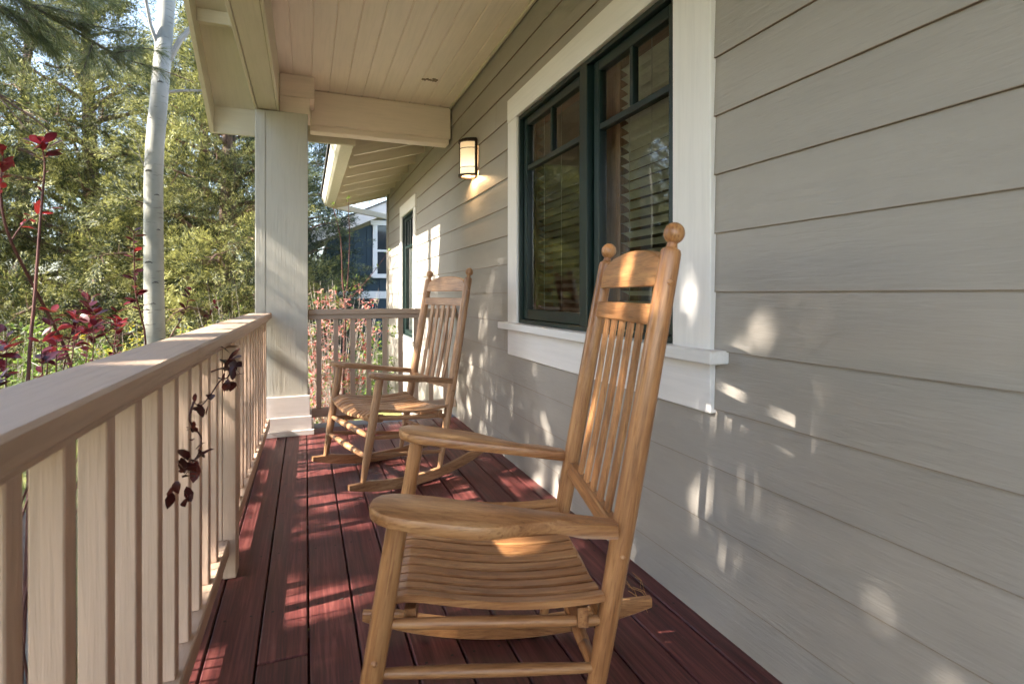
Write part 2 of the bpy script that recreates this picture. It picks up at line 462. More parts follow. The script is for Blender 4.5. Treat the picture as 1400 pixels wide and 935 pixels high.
# ------------------------------------------------------------------ house
house = empty('house', (1.3, 3.0, GZ))
tag(house, 'sage grey lap sided house with green framed windows and beige porch roof', 'house')
WIN = (1.455, 3.05, .75, 2.15)       # opening of the porch window
WIN2 = (6.25, 7.25, .50, 2.12)
sd = MB(); le = MB(); ck = MB()
LAP = .1805
def siding_piece(y0, y1, zb, za, zt):
    """part of the course starting at zb, between heights za and zt"""
    # face leans from W-.011 at its foot to W-.003 at its head
    fx = lambda z: W - .0105 + wob * (1 - (z - zb) / LAP) + .007 * (z - zb) / LAP
    off = (random.uniform(0, 50), random.uniform(0, 9))
    zt2 = min(zt, zb + LAP + .004); wob = random.uniform(-.0012, .0012)
    if y1 - y0 < .01: return
    p = [(fx(za), y0, za), (fx(za), y1, za), (fx(zt2), y1, zt2), (fx(zt2), y0, zt2), (W + .008, y0, za), (W + .008, y1, za)]
    gs = [(q[1] + off[0], q[2] + off[1], q[0]) for q in p]
    sd.add(p, [(0, 1, 2, 3), (4, 5, 1, 0)], gs)
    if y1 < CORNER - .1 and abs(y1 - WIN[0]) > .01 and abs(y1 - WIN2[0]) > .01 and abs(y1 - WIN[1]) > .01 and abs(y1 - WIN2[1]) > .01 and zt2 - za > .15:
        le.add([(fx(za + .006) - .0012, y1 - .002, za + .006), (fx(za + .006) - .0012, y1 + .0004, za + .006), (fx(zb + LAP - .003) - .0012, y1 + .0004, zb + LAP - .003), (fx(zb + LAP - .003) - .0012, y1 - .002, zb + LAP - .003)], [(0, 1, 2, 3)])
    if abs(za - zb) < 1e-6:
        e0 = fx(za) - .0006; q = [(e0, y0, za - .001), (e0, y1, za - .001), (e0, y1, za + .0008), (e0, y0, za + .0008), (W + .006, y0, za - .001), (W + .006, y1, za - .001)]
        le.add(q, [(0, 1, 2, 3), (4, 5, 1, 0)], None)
k0 = int((-.6 - 1.038) / LAP) - 1
for k in range(k0, 12):
    zb = 1.038 + LAP * k; zt = zb + LAP
    joints = [-2.8]
    jy = -2.8 + random.uniform(.5, 3.2)
    while jy < CORNER - .5:
        joints.append(jy); jy += random.choice((2.4, 3.0, 3.66))
    joints.append(CORNER)
    for a, b in zip(joints[:-1], joints[1:]):
        a += .0008; b -= .0008
        segs = [(a, b, zb, zt)]
        for (wy0, wy1, wz0, wz1) in (WIN, WIN2):
            new = []
            for (y0, y1, z0, z1) in segs:
                if z1 <= wz0 or z0 >= wz1 or y1 <= wy0 or y0 >= wy1: new.append((y0, y1, z0, z1)); continue
                if y0 < wy0: new.append((y0, wy0, z0, z1))
                if y1 > wy1: new.append((wy1, y1, z0, z1))
                ya, yb = max(y0, wy0), min(y1, wy1)
                if z1 > wz1: new.append((ya, yb, wz1, z1))
                if z0 < wz0: new.append((ya, yb, z0, wz0))
            segs = new
        for s_ in segs: siding_piece(s_[0], s_[1], zb, s_[2], s_[3])
wall = sd.build('siding_wall', M['siding'], house, True)
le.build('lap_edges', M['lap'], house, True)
sh = MB()
# sheathing behind the laps (with the two window openings) and the other walls
for (y0, y1, z0, z1) in ((-2.8, WIN[0], -.9, 3.1), (WIN[1], WIN2[0], -.9, 3.1), (WIN2[1], CORNER - .002, -.9, 3.1),
                         (WIN[0], WIN[1], -.9, WIN[2]), (WIN[0], WIN[1], WIN[3], 3.1), (WIN2[0], WIN2[1], -.9, WIN2[2]), (WIN2[0], WIN2[1], WIN2[3], 3.1)):
    sh.box(W + .012, W + .06, y0, y1, z0, z1)
sh.box(W + .06, 7, CORNER - .05, CORNER - .003, -.9, 3.1)
sh.build('sheathing', M['siding'], house, True)
# interior room boxes
ib = MB()
ib.box(5.0, 5.05, -2.8, 8.4, -.1, 2.7); ib.box(W + .06, 5.0, -2.8, 8.4, -.15, -.1); ib.box(W + .06, 5, -2.8, 8.4, 2.65, 2.7)
ib.box(W + .06, 5, -2.85, -2.8, -.1, 2.7); ib.box(W + .06, 5, 4.9, 4.95, -.1, 2.7); ib.box(W + .06, 5, 8.38, 8.41, -.1, 2.7)
ib.build('interior_wall', M['interior'], house, True)
cb = MB()
cb.box(W - .028, W + .03, CORNER - .075, CORNER + .02, -.6, 2.62, .003)
cb.build('corner_board', M['siding'], house, True)

# porch ceiling: beaded planks
cm = MB()
xb = [-.352 + .1305 * i for i in range(13)]
for a, b in zip(xb[:-1], xb[1:]):
    b = min(b, W + .005)
    if b - a < .02: continue
    off = (random.uniform(0, 60), random.uniform(0, 9))
    e_ = .006
    y0, y1 = -2.8, 4.72
    prof = [(a, CEIL + .007), (a + e_, CEIL), (b - e_, CEIL), (b, CEIL + .007)]
    v = [(x, y, z) for y in (y0, y1) for x, z in prof]
    cm.add(v, [(i, i + 1, 4 + i + 1, 4 + i) for i in range(3)], [(p[1] + off[0], p[0] + off[1], p[2]) for p in v])
cm.box(-.352, W, -2.8, 4.7, CEIL + .008, CEIL + .03)
ceil = cm.build('porch_ceiling', M['ceil'], house, True)
c2 = MB(); c2.box(W - .032, W - .012, -2.8, 4.57, CEIL - .022, CEIL - .001, .004)
c2.build('ceiling_trim', M['eave'], house, True)
# cross beam and header over the post
b1 = MB()
b1.box(.031, W - .012, 4.57, 4.70, 2.372, CEIL - .001, .012, 0)
b1.box(.033, W - .030, 4.575, 4.695, 2.325, 2.372, .006, 0)
b1.build('cross_beam', M['beam'], house, True)
b2 = MB()
b2.box(-.178, .062, 4.302, 4.568, 2.485, CEIL - .001, .004, 0)
b2.box(-.178, .029, 4.300, 4.569, 2.362, 2.484, .004, 0)
b2.build('header_block', M['beam'], house, True)
b3 = MB()
b3.box(-.325, -.195, -2.8, 4.565, 2.365, CEIL - .001, .004, 1)
b3.box(-.345, -.326, -2.8, 4.565, 2.36, CEIL - .001, .003, 1)
b3.box(-.194, -.178, -2.8, 4.298, 2.36, CEIL - .001, .003, 1)
b3.build('porch_beam', M['eave'], house, True)
# gable roof of the porch: ridge runs towards the house, the rake rises from the far eave towards the camera
RIDGE_Y, RAKE = 1.2, .545
zk = lambda y: 2.295 + RAKE * (min(y, 2 * RIDGE_Y - y) * -1 + 4.80)       # foot of the rake board
zk = lambda y: 2.295 + RAKE * (4.80 - (RIDGE_Y + abs(y - RIDGE_Y)))
YN = 2 * RIDGE_Y - 4.80
ov = MB()
for ya, yb in ((YN, RIDGE_Y), (RIDGE_Y, 4.80)):
    za, zb = zk(ya) + .215, zk(yb) + .215
    ov.add([(-.346, ya, za), (-.672, ya, za), (-.672, yb, zb), (-.346, yb, zb)], [(0, 1, 2, 3)], [(0, 0, 0), (0, .3, 0), (4, .3, 0), (4, 0, 0)])
for yy in (4.05, 3.3, 2.5, 1.7, .7, -.2, -1.0):
    ov.box(-.67, -.347, yy, yy + .045, zk(yy) + .12, zk(yy) + .205, .002, 0)
ov.build('soffit', M['eave'], house, True)
gw = MB()       # gable wall above the porch beam
gw.add([(-.335, YN, 2.60), (-.335, 4.80, 2.60), (-.335, 4.80, zk(4.8) + .21), (-.335, RIDGE_Y, zk(RIDGE_Y) + .21), (-.335, YN, zk(YN) + .21)], [(0, 1, 2, 3, 4)])
gw.build('gable_wall', M['eave'], house, True)
fa = MB()
for ya, yb in ((YN, RIDGE_Y), (4.80, RIDGE_Y)):
    a_, b_ = zk(ya), zk(yb)
    v = [(x, y, z) for x in (-.70, -.672) for y, z in ((ya, a_), (yb, b_), (yb, b_ + .24), (ya, a_ + .24))]
    fa.add(v, [(0, 1, 2, 3), (4, 5, 6, 7), (0, 1, 5, 4), (2, 3, 7, 6), (0, 3, 7, 4), (1, 2, 6, 5)], [(p[1], p[2], p[0]) for p in v])
fa.build('rake_board', M['eave'], house, True)
rk = MB(); rk.box(-.70, .395, 4.803, 4.83, 2.30, 2.52, .003, 0)
rk.box(.16, .185, 4.79, 4.802, 2.305, 2.5, .002, 2)
rk.build('end_fascia', M['eave'], house, True)
# roofs
rf = MB()
for ya, yb in ((YN - .06, RIDGE_Y), (4.86, RIDGE_Y)):
    a_, b_ = zk(ya) + .245, zk(yb) + .245
    v = [(x, y, z + d_) for d_ in (0, .04) for x, y, z in ((-.699, ya, a_), (-.699, yb, b_), (4.2, yb, b_), (4.2, ya, a_))]
    rf.add(v, [(0, 1, 2, 3), (4, 5, 6, 7), (0, 1, 5, 4), (1, 2, 6, 5), (2, 3, 7, 6), (3, 0, 4, 7)])
rf.add([(.20, 4.87, 2.475), (.20, 8.62, 2.475), (3.6, 8.62, 3.46), (3.6, 4.87, 3.46), (.20, 4.87, 2.51), (.20, 8.62, 2.51), (3.6, 8.62, 3.50), (3.6, 4.87, 3.50)],
       [(4, 5, 6, 7), (0, 1, 5, 4), (1, 2, 6, 5), (2, 3, 7, 6), (3, 0, 4, 7)])
rf.add([(1.0, -2.9, 3.12), (1.0, 8.6, 3.12), (7, 8.6, 3.12), (7, -2.9, 3.12)], [(0, 1, 2, 3)])
rf.build('roof', M['roof'], house, True)
gab = MB()      # porch end wall above the beam
gab.box(.0, W, 4.705, 4.79, 2.66, 2.80)
gab.build('gable_infill', M['eave'], house, True)
# eave beyond the porch: boards, rafter tails, gutter
es = MB()
es.add([(.39, 4.84, 2.458), (.39, 8.6, 2.458), (1.25, 8.6, 2.707), (1.25, 4.84, 2.707)], [(0, 1, 2, 3)], [(0, 0, 0), (3.7, 0, 0), (3.7, .9, 0), (0, .9, 0)])
es.build('eave_boards', M['eave'], house, True)
for yy in (5.24, 5.74, 6.24, 6.74, 7.24, 7.74, 8.24, 8.56):
    t = MB(); t.beam((.395, yy, 2.385), (1.2, yy, 2.618), .04, .135, c=.002)
    t.build('rafter_tail', M['eave'], house, True)
gt = MB()
prof = [(.392, 2.335), (.285, 2.335), (.255, 2.36), (.245, 2.40), (.225, 2.43), (.222, 2.46), (.235, 2.462), (.392, 2.462)]
Mg = Matrix(((1, 0, 0, 0), (0, 0, 1, 0), (0, 1, 0, 0), (0, 0, 0, 1)))
gt.prism(prof, (4.835, 8.5), Mg)
gt.build('gutter', M['gutter'], house, True)
fr = MB(); fr.beam((.33, 8.53, 2.37), (1.35, 9.35, 2.335), .05, .085, c=.003)
fr.build('hip_fascia', M['eave'], house, True)

# windows ---------------------------------------------------------
def window(y0, y1, z0, z1, sash, cas, glassw, lites, sill_ext):
    """y0..y1 / z0..z1 = frame outside; sash = list of (ya,yb); cas = casing outer (y0,y1,ztop)"""
    t = MB()
    xf = W - .025
    t.box(xf, W + .02, cas[0], y0 - .001, z0 - .03, z1 + .001, .003, 2)
    t.box(xf, W + .02, y1 + .001, cas[1], z0 - .03, z1 + .001, .003, 2)
    t.box(xf - .003, W + .02, cas[0], cas[1], z1 + .002, cas[2], .003, 1)
    c = t.build('window_casing', M['trim'], house, True)
    s_ = MB()
    s_.box(W - .072, W + .03, cas[0] - sill_ext, cas[1] + sill_ext, z0 - .042, z0 - .002, .004, 1)
    s_.build('window_sill', M['trim'], house, True)
    a = MB(); a.box(xf, W + .02, cas[0], cas[1], z0 - .20, z0 - .043, .003, 1)
    a.build('window_apron', M['trim'], house, True)
    # dark frame
    f = MB()
    fx0, fx1 = W - .012, W + .085
    wv = .022
    f.box(fx0, fx1, y0, y0 + wv, z0, z1, .002, 2); f.box(fx0, fx1, y1 - wv, y1, z0, z1, .002, 2)
    f.box(fx0 + .001, fx1 - .001, y0 + wv, y1 - wv, z1 - wv, z1, .002, 1); f.box(fx0 + .001, fx1 - .001, y0 + wv, y1 - wv, z0, z0 + wv, .002, 1)
    for (qa, qb) in zip(sash[:-1], sash[1:]):
        f.box(fx0 - .004, fx1, qa[1] + .012, qb[0] - .012, z0 + wv, z1 - wv, .003, 2)
    fo = f.build('window_frame', M['green'], house, True)
    for (ya, yb) in sash:
        m = MB(); sw = .045; x0, x1 = W + .012, W + .055
        za, zb = z0 + wv + .002, z1 - wv - .002
        m.box(x0, x1, ya, ya + sw, za, zb, .003, 2); m.box(x0, x1, yb - sw, yb, za, zb, .003, 2)
        m.box(x0 + .001, x1, ya + sw, yb - sw, zb - sw, zb, .003, 1); m.box(x0 + .001, x1, ya + sw, yb - sw, za, za + sw + .012, .003, 1)
        zm = z1 - (z1 - z0) * .26
        m.box(x0 + .004, x1 - .006, ya + sw, yb - sw, zm - .014, zm + .014, .003, 1)
        for q in range(1, lites):
            yc = ya + sw + (yb - ya - 2 * sw) * q / lites
            m.box(x0 + .005, x1 - .007, yc - .011, yc + .011, zm + .014, zb - sw, .003, 2)
        so = m.build('window_sash', M['green'], house, True)
        p = MB(); xg = W + .031
        p.add([(xg, ya + sw - .004, za + .02), (xg, yb - sw + .004, za + .02), (xg, yb - sw + .004, zb - sw + .004), (xg, ya + sw - .004, zb - sw + .004)], [(0, 1, 2, 3)])
        p.build('pane', M['glass'], so, True, flip_to=(-1, 0, 0))
    return fo
window(1.527, 2.985, .862, 2.082, [(1.552, 2.13), (2.222, 2.955)], (1.341, 3.133, 2.222), .05, 2, .055)
window(6.30, 7.10, .50, 2.03, [(6.325, 7.075)], (6.16, 7.24, 2.18), .05, 4, .04)
# blinds and stained jambs seen through the panes
for (ya, yb) in ((1.56, 2.02), (2.27, 2.92)):
    bl = MB(); z = .91; i = 0
    ca, sa = math.cos(R(24)), math.sin(R(24))
    while z < 2.03:
        hw = .024
        vs = []
        for (u, w_) in ((-hw, 0), (-hw * .4, .003), (hw * .4, .003), (hw, 0)):
            for yy in (ya, yb):
                vs.append((W + .105 + u * ca - w_ * sa, yy, z - u * sa + w_ * ca))
        bl.add(vs, [(0, 1, 3, 2), (2, 3, 5, 4), (4, 5, 7, 6)], None, True)
        z += .0415
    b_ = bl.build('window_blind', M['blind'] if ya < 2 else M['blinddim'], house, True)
    cd = MB()
    for q in (.16, .5, .84):
        yy = ya + (yb - ya) * q
        cd.tube([(W + .080, yy, .88), (W + .080, yy, 2.04)], .0013, 5)
    cd.build('blind_cord', M['cord'], b_, False).location = -Vector(house.location)
jb = MB()
jb.box(W + .088, W + .20, 2.035, 2.06, .86, 2.09, .002, 2); jb.box(W + .088, W + .11, 2.06, 2.20, .86, 2.09, .003, 2)
jb.box(W + .088, W + .20, 1.49, 1.535, .86, 2.09, .002, 2); jb.box(W + .088, W + .20, 2.95, 3.0, .86, 2.09, .002, 2)
jb.box(W + .088, W + .24, 1.49, 3.0, .83, .862, .002, 1); jb.box(W + .088, W + .20, 1.49, 3.0, 2.065, 2.10, .002, 1)
jb.build('window_jamb', M['jamb'], house, True)
cu = MB(); v = []
for i in range(41):
    yy = 6.30 + .8 * i / 40; xx = W + .085 + .008 * math.sin(i * 1.9)
    v += [(xx, yy, .52), (xx, yy, 1.62)]
cu.add(v, [(2 * i, 2 * i + 2, 2 * i + 3, 2 * i + 1) for i in range(40)], None, True)
cu.build('curtain', M['curtain'], house, True)

# ------------------------------------------------------------------ porch post
post = empty('porch_post', (-.16, 4.42, 0))
tag(post, 'thick square beige porch post on a stepped white base', 'post')
p = MB()
p.box(-.337, -.272, 4.270, 4.57, .288, 2.358, .003, 2); p.box(-.2695, .015, 4.271, 4.569, .288, 2.358, .003, 2)
p.box(-.34, .0, 4.28, 4.565, .285, 2.357, .0, 2)
p.build('shaft', M['post'], post, True)
q = MB()
q.box(-.352, .030, 4.256, 4.584, .140, .288, .003, 0)
q.box(-.364, .042, 4.246, 4.594, .041, .139, .003, 0)
q.box(-.38, .058, 4.232, 4.608, .001, .040, .003, 0)
q.build('base_trim', M['basetrim'], post, True)

# ------------------------------------------------------------------ railings
rail = empty('side_railing', (-.262, .65, 0), -.0100)
tag(rail, 'long tan railing with square balusters running along the open porch side', 'railing')
c = MB()
c.box(-.145, 0, -3.2, 3.585, .857, .898, .006, 1)
c.build('cap_rail', M['rail'], rail)
c = MB(); c.box(-.10, -.022, -3.2, 3.58, .838, .8565, .002, 1); c.build('sub_rail', M['rail'], rail)
YP0, YP1 = 1.545, 1.635
for a, b in ((-3.2, YP0 - .001), (YP1 + .001, 3.578)):
    c = MB(); c.box(-.090, -.012, a, b, .085, .145, .004, 1); c.build('bottom_rail', M['rail'], rail)
c = MB(); c.box(-.088, -.034, YP0, YP1, .002, .8375, .003, 2); c.box(-.033, .010, YP0, YP1, .001, .8375, .003, 2)
c.build('rail_post', M['rail'], rail)
pb = MB(); pb.box(-.019, .019, -.019, .019, 0, .692, .002, 2)
proto = pb.build('baluster', M['baluster'], rail)
yb = .846 - .65 + .021 - .1465 * 18
first = True
while yb < 3.56:
    if not (YP0 - .03 < yb < YP1 + .03):
        o = proto if first else proto.copy()
        if not first: COL.objects.link(o); o.parent = rail
        first = False
        o.location = (-.0455 + random.uniform(-.001, .001), yb + random.uniform(-.003, .003), .1455)
    yb += .1465
er = empty('end_railing', (.6, 4.43, 0))
tag(er, 'short taupe railing closing the far end of the porch beside the pink shrub', 'railing')
c = MB(); c.box(.017, W - .014, 4.385, 4.475, .874, .914, .005, 0); c.build('cap_rail', M['taupe'], er, True)
c = MB(); c.box(.017, W - .014, 4.40, 4.46, .838, .8735, .004, 0); c.build('sub_rail', M['taupe'], er, True)
c = MB(); c.box(.043, W - .014, 4.40, 4.46, .09, .155, .004, 0); c.build('bottom_rail', M['taupe'], er, True)
pb = MB(); pb.box(-.018, .018, -.018, .018, 0, .682, .002, 2)
proto = pb.build('baluster', M['taupe'], er)
for i in range(9):
    o = proto if i == 0 else proto.copy()
    if i: COL.objects.link(o); o.parent = er
    o.location = (.095 + .1248 * i - .6, 0, .1555)

# ------------------------------------------------------------------ wall lamp
lamp = empty('wall_lamp', (W - .012, 3.885, 2.035))
tag(lamp, 'lit bronze wall sconce with half round frosted glass between the two windows', 'wall lamp')
def half(r, dx, n=14): return [(-dx * math.sin(PI * i / n), r * math.cos(PI * i / n)) for i in range(n + 1)]
bz = MB()
bz.prism([(0, -.052), (0, .052), (-.012, .052), (-.012, -.052)], (-.135, .135))
bz.prism(half(.088, .122), (.118, .134)); bz.prism(half(.074, .10), (.134, .146)); bz.prism(half(.046, .06), (.146, .156))
for z0 in (-.132, ):      # lower ring: open underneath
    o_, i_ = half(.088, .122), half(.070, .100)
    n_ = len(o_)
    for z_ in (z0,):
        vs = [(x, y, z_) for x, y in o_] + [(x, y, z_) for x, y in i_] + [(x, y, z_ + .014) for x, y in o_] + [(x, y, z_ + .014) for x, y in i_]
        fs = []
        for i in range(n_ - 1):
            fs += [(i, i + 1, n_ + i + 1, n_ + i), (2 * n_ + i, 3 * n_ + i, 3 * n_ + i + 1, 2 * n_ + i + 1), (i, 2 * n_ + i, 2 * n_ + i + 1, i + 1), (n_ + i, n_ + i + 1, 3 * n_ + i + 1, 3 * n_ + i)]
        bz.add(vs, fs)
for zz in (.072, -.068):
    bz.tube([(x, y, zz) for x, y in half(.079, .110)], .0026, 6)
for t_ in (0, 1): bz.box(-.02, 0, (-.088, .078)[t_], (-.078, .088)[t_], -.13, .12, .001)
bz.tube([(-.113, 0, -.12), (-.113, 0, .12)], .003, 6)
bz.build('fixture', M['bronze'], lamp)
gl = MB(); h1 = half(.076, .106)
gl.add([(x, y, z) for z in (-.118, .118) for x, y in h1], [(i, i + 1, len(h1) + i + 1, len(h1) + i) for i in range(len(h1) - 1)], None, True)
gl.build('glass_shade', M['lampglass'], lamp)
bl = bpy.data.lights.new('lamp_bulb', 'POINT'); bl.energy = 1.4; bl.color = (1, .66, .34); bl.shadow_soft_size = .02
bo = bpy.data.objects.new('lamp_bulb', bl); COL.objects.link(bo); bo.parent = lamp; bo.location = (-.055, 0, -.105)

# ------------------------------------------------------------------ rocking chairs
def lerp(a, b, t): return a + (b - a) * t
def make_chair(name, loc, th, mat):
    """local +x = forward, z up"""
    root = empty(name, loc, PI - th)
    FL = lambda t, s: Vector((lerp(.332, .244, t), s * lerp(.290, .300, t), lerp(.066, .602, t)))
    RP = lambda t, s: Vector((lerp(-.128, -.332, t), s * lerp(.249, .242, t), lerp(.042, 1.161, t)))
    def at_z(fn, z, s):
        z0, z1 = fn(0, s).z, fn(1, s).z
        return fn((z - z0) / (z1 - z0), s)
    for s in (1, -1):
        t = MB()
        ts = [0, .04, .12, .22, .32, .42, .7, .97, 1.0]; rs = [.012, .0135, .0165, .0195, .0215, .022, .0215, .0205, .0200]
        t.tube([FL(a, s) for a in ts], rs, 20)
        pc = at_z(FL, .335, s); pg = pc + Vector((0, s * .0215, 0)); t.tube([pg, pg + Vector((0, s * .004, 0)), pg + Vector((0, s * .006, 0))], [.0065, .005, .001], 10)
        t.build('front_leg', mat, root)
        t = MB()
        ts = [0, .03, .08, .14, .22, .32, .45, .6, .8, .93, .962, .9685, .972, .975]
        rs = [.0115, .013, .0165, .0195, .0215, .0230, .0245, .0245, .0235, .0225, .0220, .0195, .0125, .0115]
        pts = [RP(a, s) for a in ts]; ax = (RP(1, s) - RP(0, s)).normalized(); cc = RP(1.0, s); rb = .0224
        for k in range(1, 13):
            ph = PI * (1 - k / 12 * .985) - .25 * (1 - k / 12)
            pts.append(cc + ax * (math.cos(ph) * rb * 1.06)); rs.append(max(.0008, math.sin(ph) * rb))
        t.tube(pts, rs, 22)
        for z in (1.055, .485):
            pc = at_z(RP, z, s); pg = pc + Vector((0, s * .0225, 0)); t.tube([pg, pg + Vector((0, s * .004, 0)), pg + Vector((0, s * .006, 0))], [.0065, .005, .001], 10)
        t.build('back_post', mat, root)
        # rocker: arc R=1.3 lying under the feet
        t = MB(); Rr = 1.3; A0 = .02; top = []; bot = []
        for k in range(25):
            a = lerp(-.455, .405, k / 24); zb = Rr - math.sqrt(Rr * Rr - (a - A0) ** 2)
            th_ = .054 * min(1, .50 + 5 * min(a + .455, .405 - a))
            bot.append((a, zb + .0015)); top.append((a, zb + .0015 + th_))
        yc = lambda a: s * lerp(.249, .290, (a + .128) / .46)
        vs = []
        for (a, zt), (_, zb) in zip(top, bot):
            y = yc(a); w = .0125
            for (dy, z) in ((-w, zb + .003), (-w + .003, zb), (w - .003, zb), (w, zb + .003), (w, zt - .004), (w - .004, zt), (-w + .004, zt), (-w, zt - .004)):
                vs.append((a, y + dy, z))
        fs = [(i * 8 + j, i * 8 + (j + 1) % 8, (i + 1) * 8 + (j + 1) % 8, (i + 1) * 8 + j) for i in range(24) for j in range(8)]
        fs += [tuple(range(8))[::-1], tuple(24 * 8 + j for j in range(8))]
        off = random.uniform(0, 50)
        t.add(vs, fs, [(p[0] + off, p[1], p[2]) for p in vs])
        t.build('rocker', mat, root)
        # armrest
        ol = [(.300, .298), (.297, .272), (.284, .246), (.262, .231), (.225, .224), (.169, .223), (.08, .226), (.0, .231), (-.107, .234), (-.196, .238),
              (-.203, .262), (-.196, .285), (-.12, .285), (-.07, .290), (-.02, .305), (.02, .327), (.055, .347), (.095, .358), (.15, .3595), (.215, .358), (.258, .350), (.284, .333), (.297, .314)]
        t = MB(); n_ = len(ol); cen = (.05, .29)
        layers = [(-.010, 0.0), (-.003, .0075), (.003, .0085), (.010, .0035)]
        layers = [(.9, -.028), (.975, -.0255), (1.0, -.019), (1.0, -.009), (.975, -.0025), (.9, 0)]
        vs = []
        for (k, dz) in layers:
            for i, (a, b) in enumerate(ol):
                pa, pn = ol[i - 1], ol[(i + 1) % n_]
                tx, ty = pn[0] - pa[0], pn[1] - pa[1]; l_ = math.hypot(tx, ty)
                nx_, ny_ = -ty / l_, tx / l_                      # inward/outward
                if nx_ * (a - cen[0]) * .2 + ny_ * (b - cen[1]) < 0: nx_, ny_ = -nx_, -ny_
                ins = (1 - k) * .085
                if a < -.15: ins *= .5
                aa, bb = a - nx_ * ins, b - ny_ * ins
                zt = .632 - (.295 - aa) * .155
                vs.append((aa, s * bb, zt + dz))
        L_ = len(layers)
        fs = [(l * n_ + i, l * n_ + (i + 1) % n_, (l + 1) * n_ + (i + 1) % n_, (l + 1) * n_ + i) for l in range(L_ - 1) for i in range(n_)]
        fs += [tuple(range(n_))[::-1], tuple((L_ - 1) * n_ + i for i in range(n_))]
        off = random.uniform(0, 50)
        t.add(vs, fs, [(p[0] + off, p[1], p[2]) for p in vs], True)
        t.build('armrest', mat, root)
        # three side rungs
        for zf, zr in ((.397, .345), (.302, .247), (.212, .150)):
            t = MB(); a_, b_ = at_z(FL, zf, s), at_z(RP, zr, s)
            pts = [a_.lerp(b_, k / 8) for k in range(9)]
            t.tube(pts, [.009, .0105, .0115, .012, .012, .012, .0115, .0105, .009], 12)
            t.build('side_rung', mat, root)
    def turned(z, fn, nm):
        t = MB(); a_, b_ = at_z(fn, z, 1), at_z(fn, z, -1)
        prof = [(0, .009), (.1, .012), (.22, .0145), (.232, .0105), (.245, .015), (.38, .0165), (.392, .0125), (.405, .017), (.5, .0175), (.595, .017), (.608, .0125), (.62, .0165), (.755, .015), (.768, .0105), (.78, .0145), (.9, .012), (1, .009)]
        t.tube([a_.lerp(b_, k) for k, _ in prof], [r_ for _, r_ in prof], 14)
        t.build(nm, mat, root)
    turned(.305, FL, 'front_rung'); turned(.205, FL, 'front_rung'); turned(.225, RP, 'rear_rung'); turned(.33, RP, 'rear_rung')
    # seat: contoured slats front to back
    t = MB(); ns = 12
    for i in range(ns):
        bc = lerp(-.252, .252, i / (ns - 1)); w = .0176
        u = bc / .26
        x1 = .298 + .012 * (1 - u * u); x0 = -.172 + .004 * (1 - u * u)
        sag = -.026 * (1 - u * u)
        vs = []; off = random.uniform(0, 50)
        K = 14
        for k in range(K + 1):
            f = k / K; a = lerp(x0, x1, f)
            z = .409 + sag + .032 * f ** 1.6 - .012 * math.sin(PI * min(1, f * 1.25)) - .028 * max(0, (f - .86) / .14) ** 2
            for (db, dz) in ((-w, -.0145), (w, -.0145), (w, -.003), (w - .003, 0), (-w + .003, 0), (-w, -.003)):
                slope = -2 * -.026 * bc / .26 ** 2 * db
                vs.append((a, bc + db, z + dz + slope))
        fs = [(k * 6 + q, k * 6 + (q + 1) % 6, (k + 1) * 6 + (q + 1) % 6, (k + 1) * 6 + q) for k in range(K) for q in range(6)]
        fs += [tuple(range(6))[::-1], tuple(K * 6 + q for q in range(6))]
        t.add(vs, fs, [(p[0] + off, p[1] + i, p[2]) for p in vs])
    t.build('seat', mat, root)
    for a_, dz in ((.225, .0), (-.125, -.008)):
        t = MB(); K = 12; vs = []; off = random.uniform(0, 50)
        for k in range(K + 1):
            b_ = lerp(-.272, .272, k / K); u = b_ / .26; ztop = .394 + dz + (.012 if a_ > 0 else 0) - .026 * (1 - u * u); zbt = ztop - .040
            vs += [(a_ - .011, b_, zbt), (a_ + .011, b_, zbt), (a_ + .011, b_, ztop), (a_ - .011, b_, ztop)]
        fs = [(k * 4 + q, k * 4 + (q + 1) % 4, (k + 1) * 4 + (q + 1) % 4, (k + 1) * 4 + q) for k in range(K) for q in range(4)] + [(3, 2, 1, 0), tuple(K * 4 + q for q in range(4))]
        t.add(vs, fs, [(p[1] + off, p[0], p[2]) for p in vs]); t.build('seat_rail', mat, root)
    # back: frame follows the rake of the posts
    axz = (RP(1, 1) - RP(0, 1)); kx = axz.x / axz.z; x_at = lambda z: -.128 + (z - .042) * kx
    def back_panel(nm, poly, thick, dx=0.0):
        t = MB()
        # poly in (b, z); extrude along local x
        n_ = len(poly); vs = []; ch = .003
        off = random.uniform(0, 50)
        cb_ = sum(p_[0] for p_ in poly) / n_; cz_ = sum(p_[1] for p_ in poly) / n_
        for (e_, k) in ((-thick / 2, ch), (-thick / 2 + ch, 0), (thick / 2 - ch, 0), (thick / 2, ch)):
            for b_, z_ in poly:
                bb = b_ - math.copysign(min(k, abs(b_ - cb_)), b_ - cb_); zz = z_ - math.copysign(min(k, abs(z_ - cz_)), z_ - cz_)
                vs.append((x_at(zz) + e_ + dx, bb, zz))
        fs = [(l * n_ + i, l * n_ + (i + 1) % n_, (l + 1) * n_ + (i + 1) % n_, (l + 1) * n_ + i) for l in range(3) for i in range(n_)]
        fs += [tuple(range(n_))[::-1], tuple(3 * n_ + i for i in range(n_))]
        t.add(vs, fs, [(p[1] + off, p[2], p[0]) for p in vs])
        return t.build(nm, mat, root)
    bt = [(.23, 1.048), (.23, 1.092), (.217, 1.094)] + [(.217 * math.cos(q), 1.092 + .049 * math.sin(q) ** .9) for q in [PI * i / 20 for i in range(1, 20)]] + [(-.217, 1.094), (-.23, 1.092), (-.23, 1.048)]
    back_panel('crest_rail', bt, .022)
    back_panel('back_rail', [(.235, .963), (.235, 1.009), (-.235, 1.009), (-.235, .963)], .022)
    back_panel('back_rail', [(.235, .492), (.235, .530), (-.235, .530), (-.235, .492)], .024)
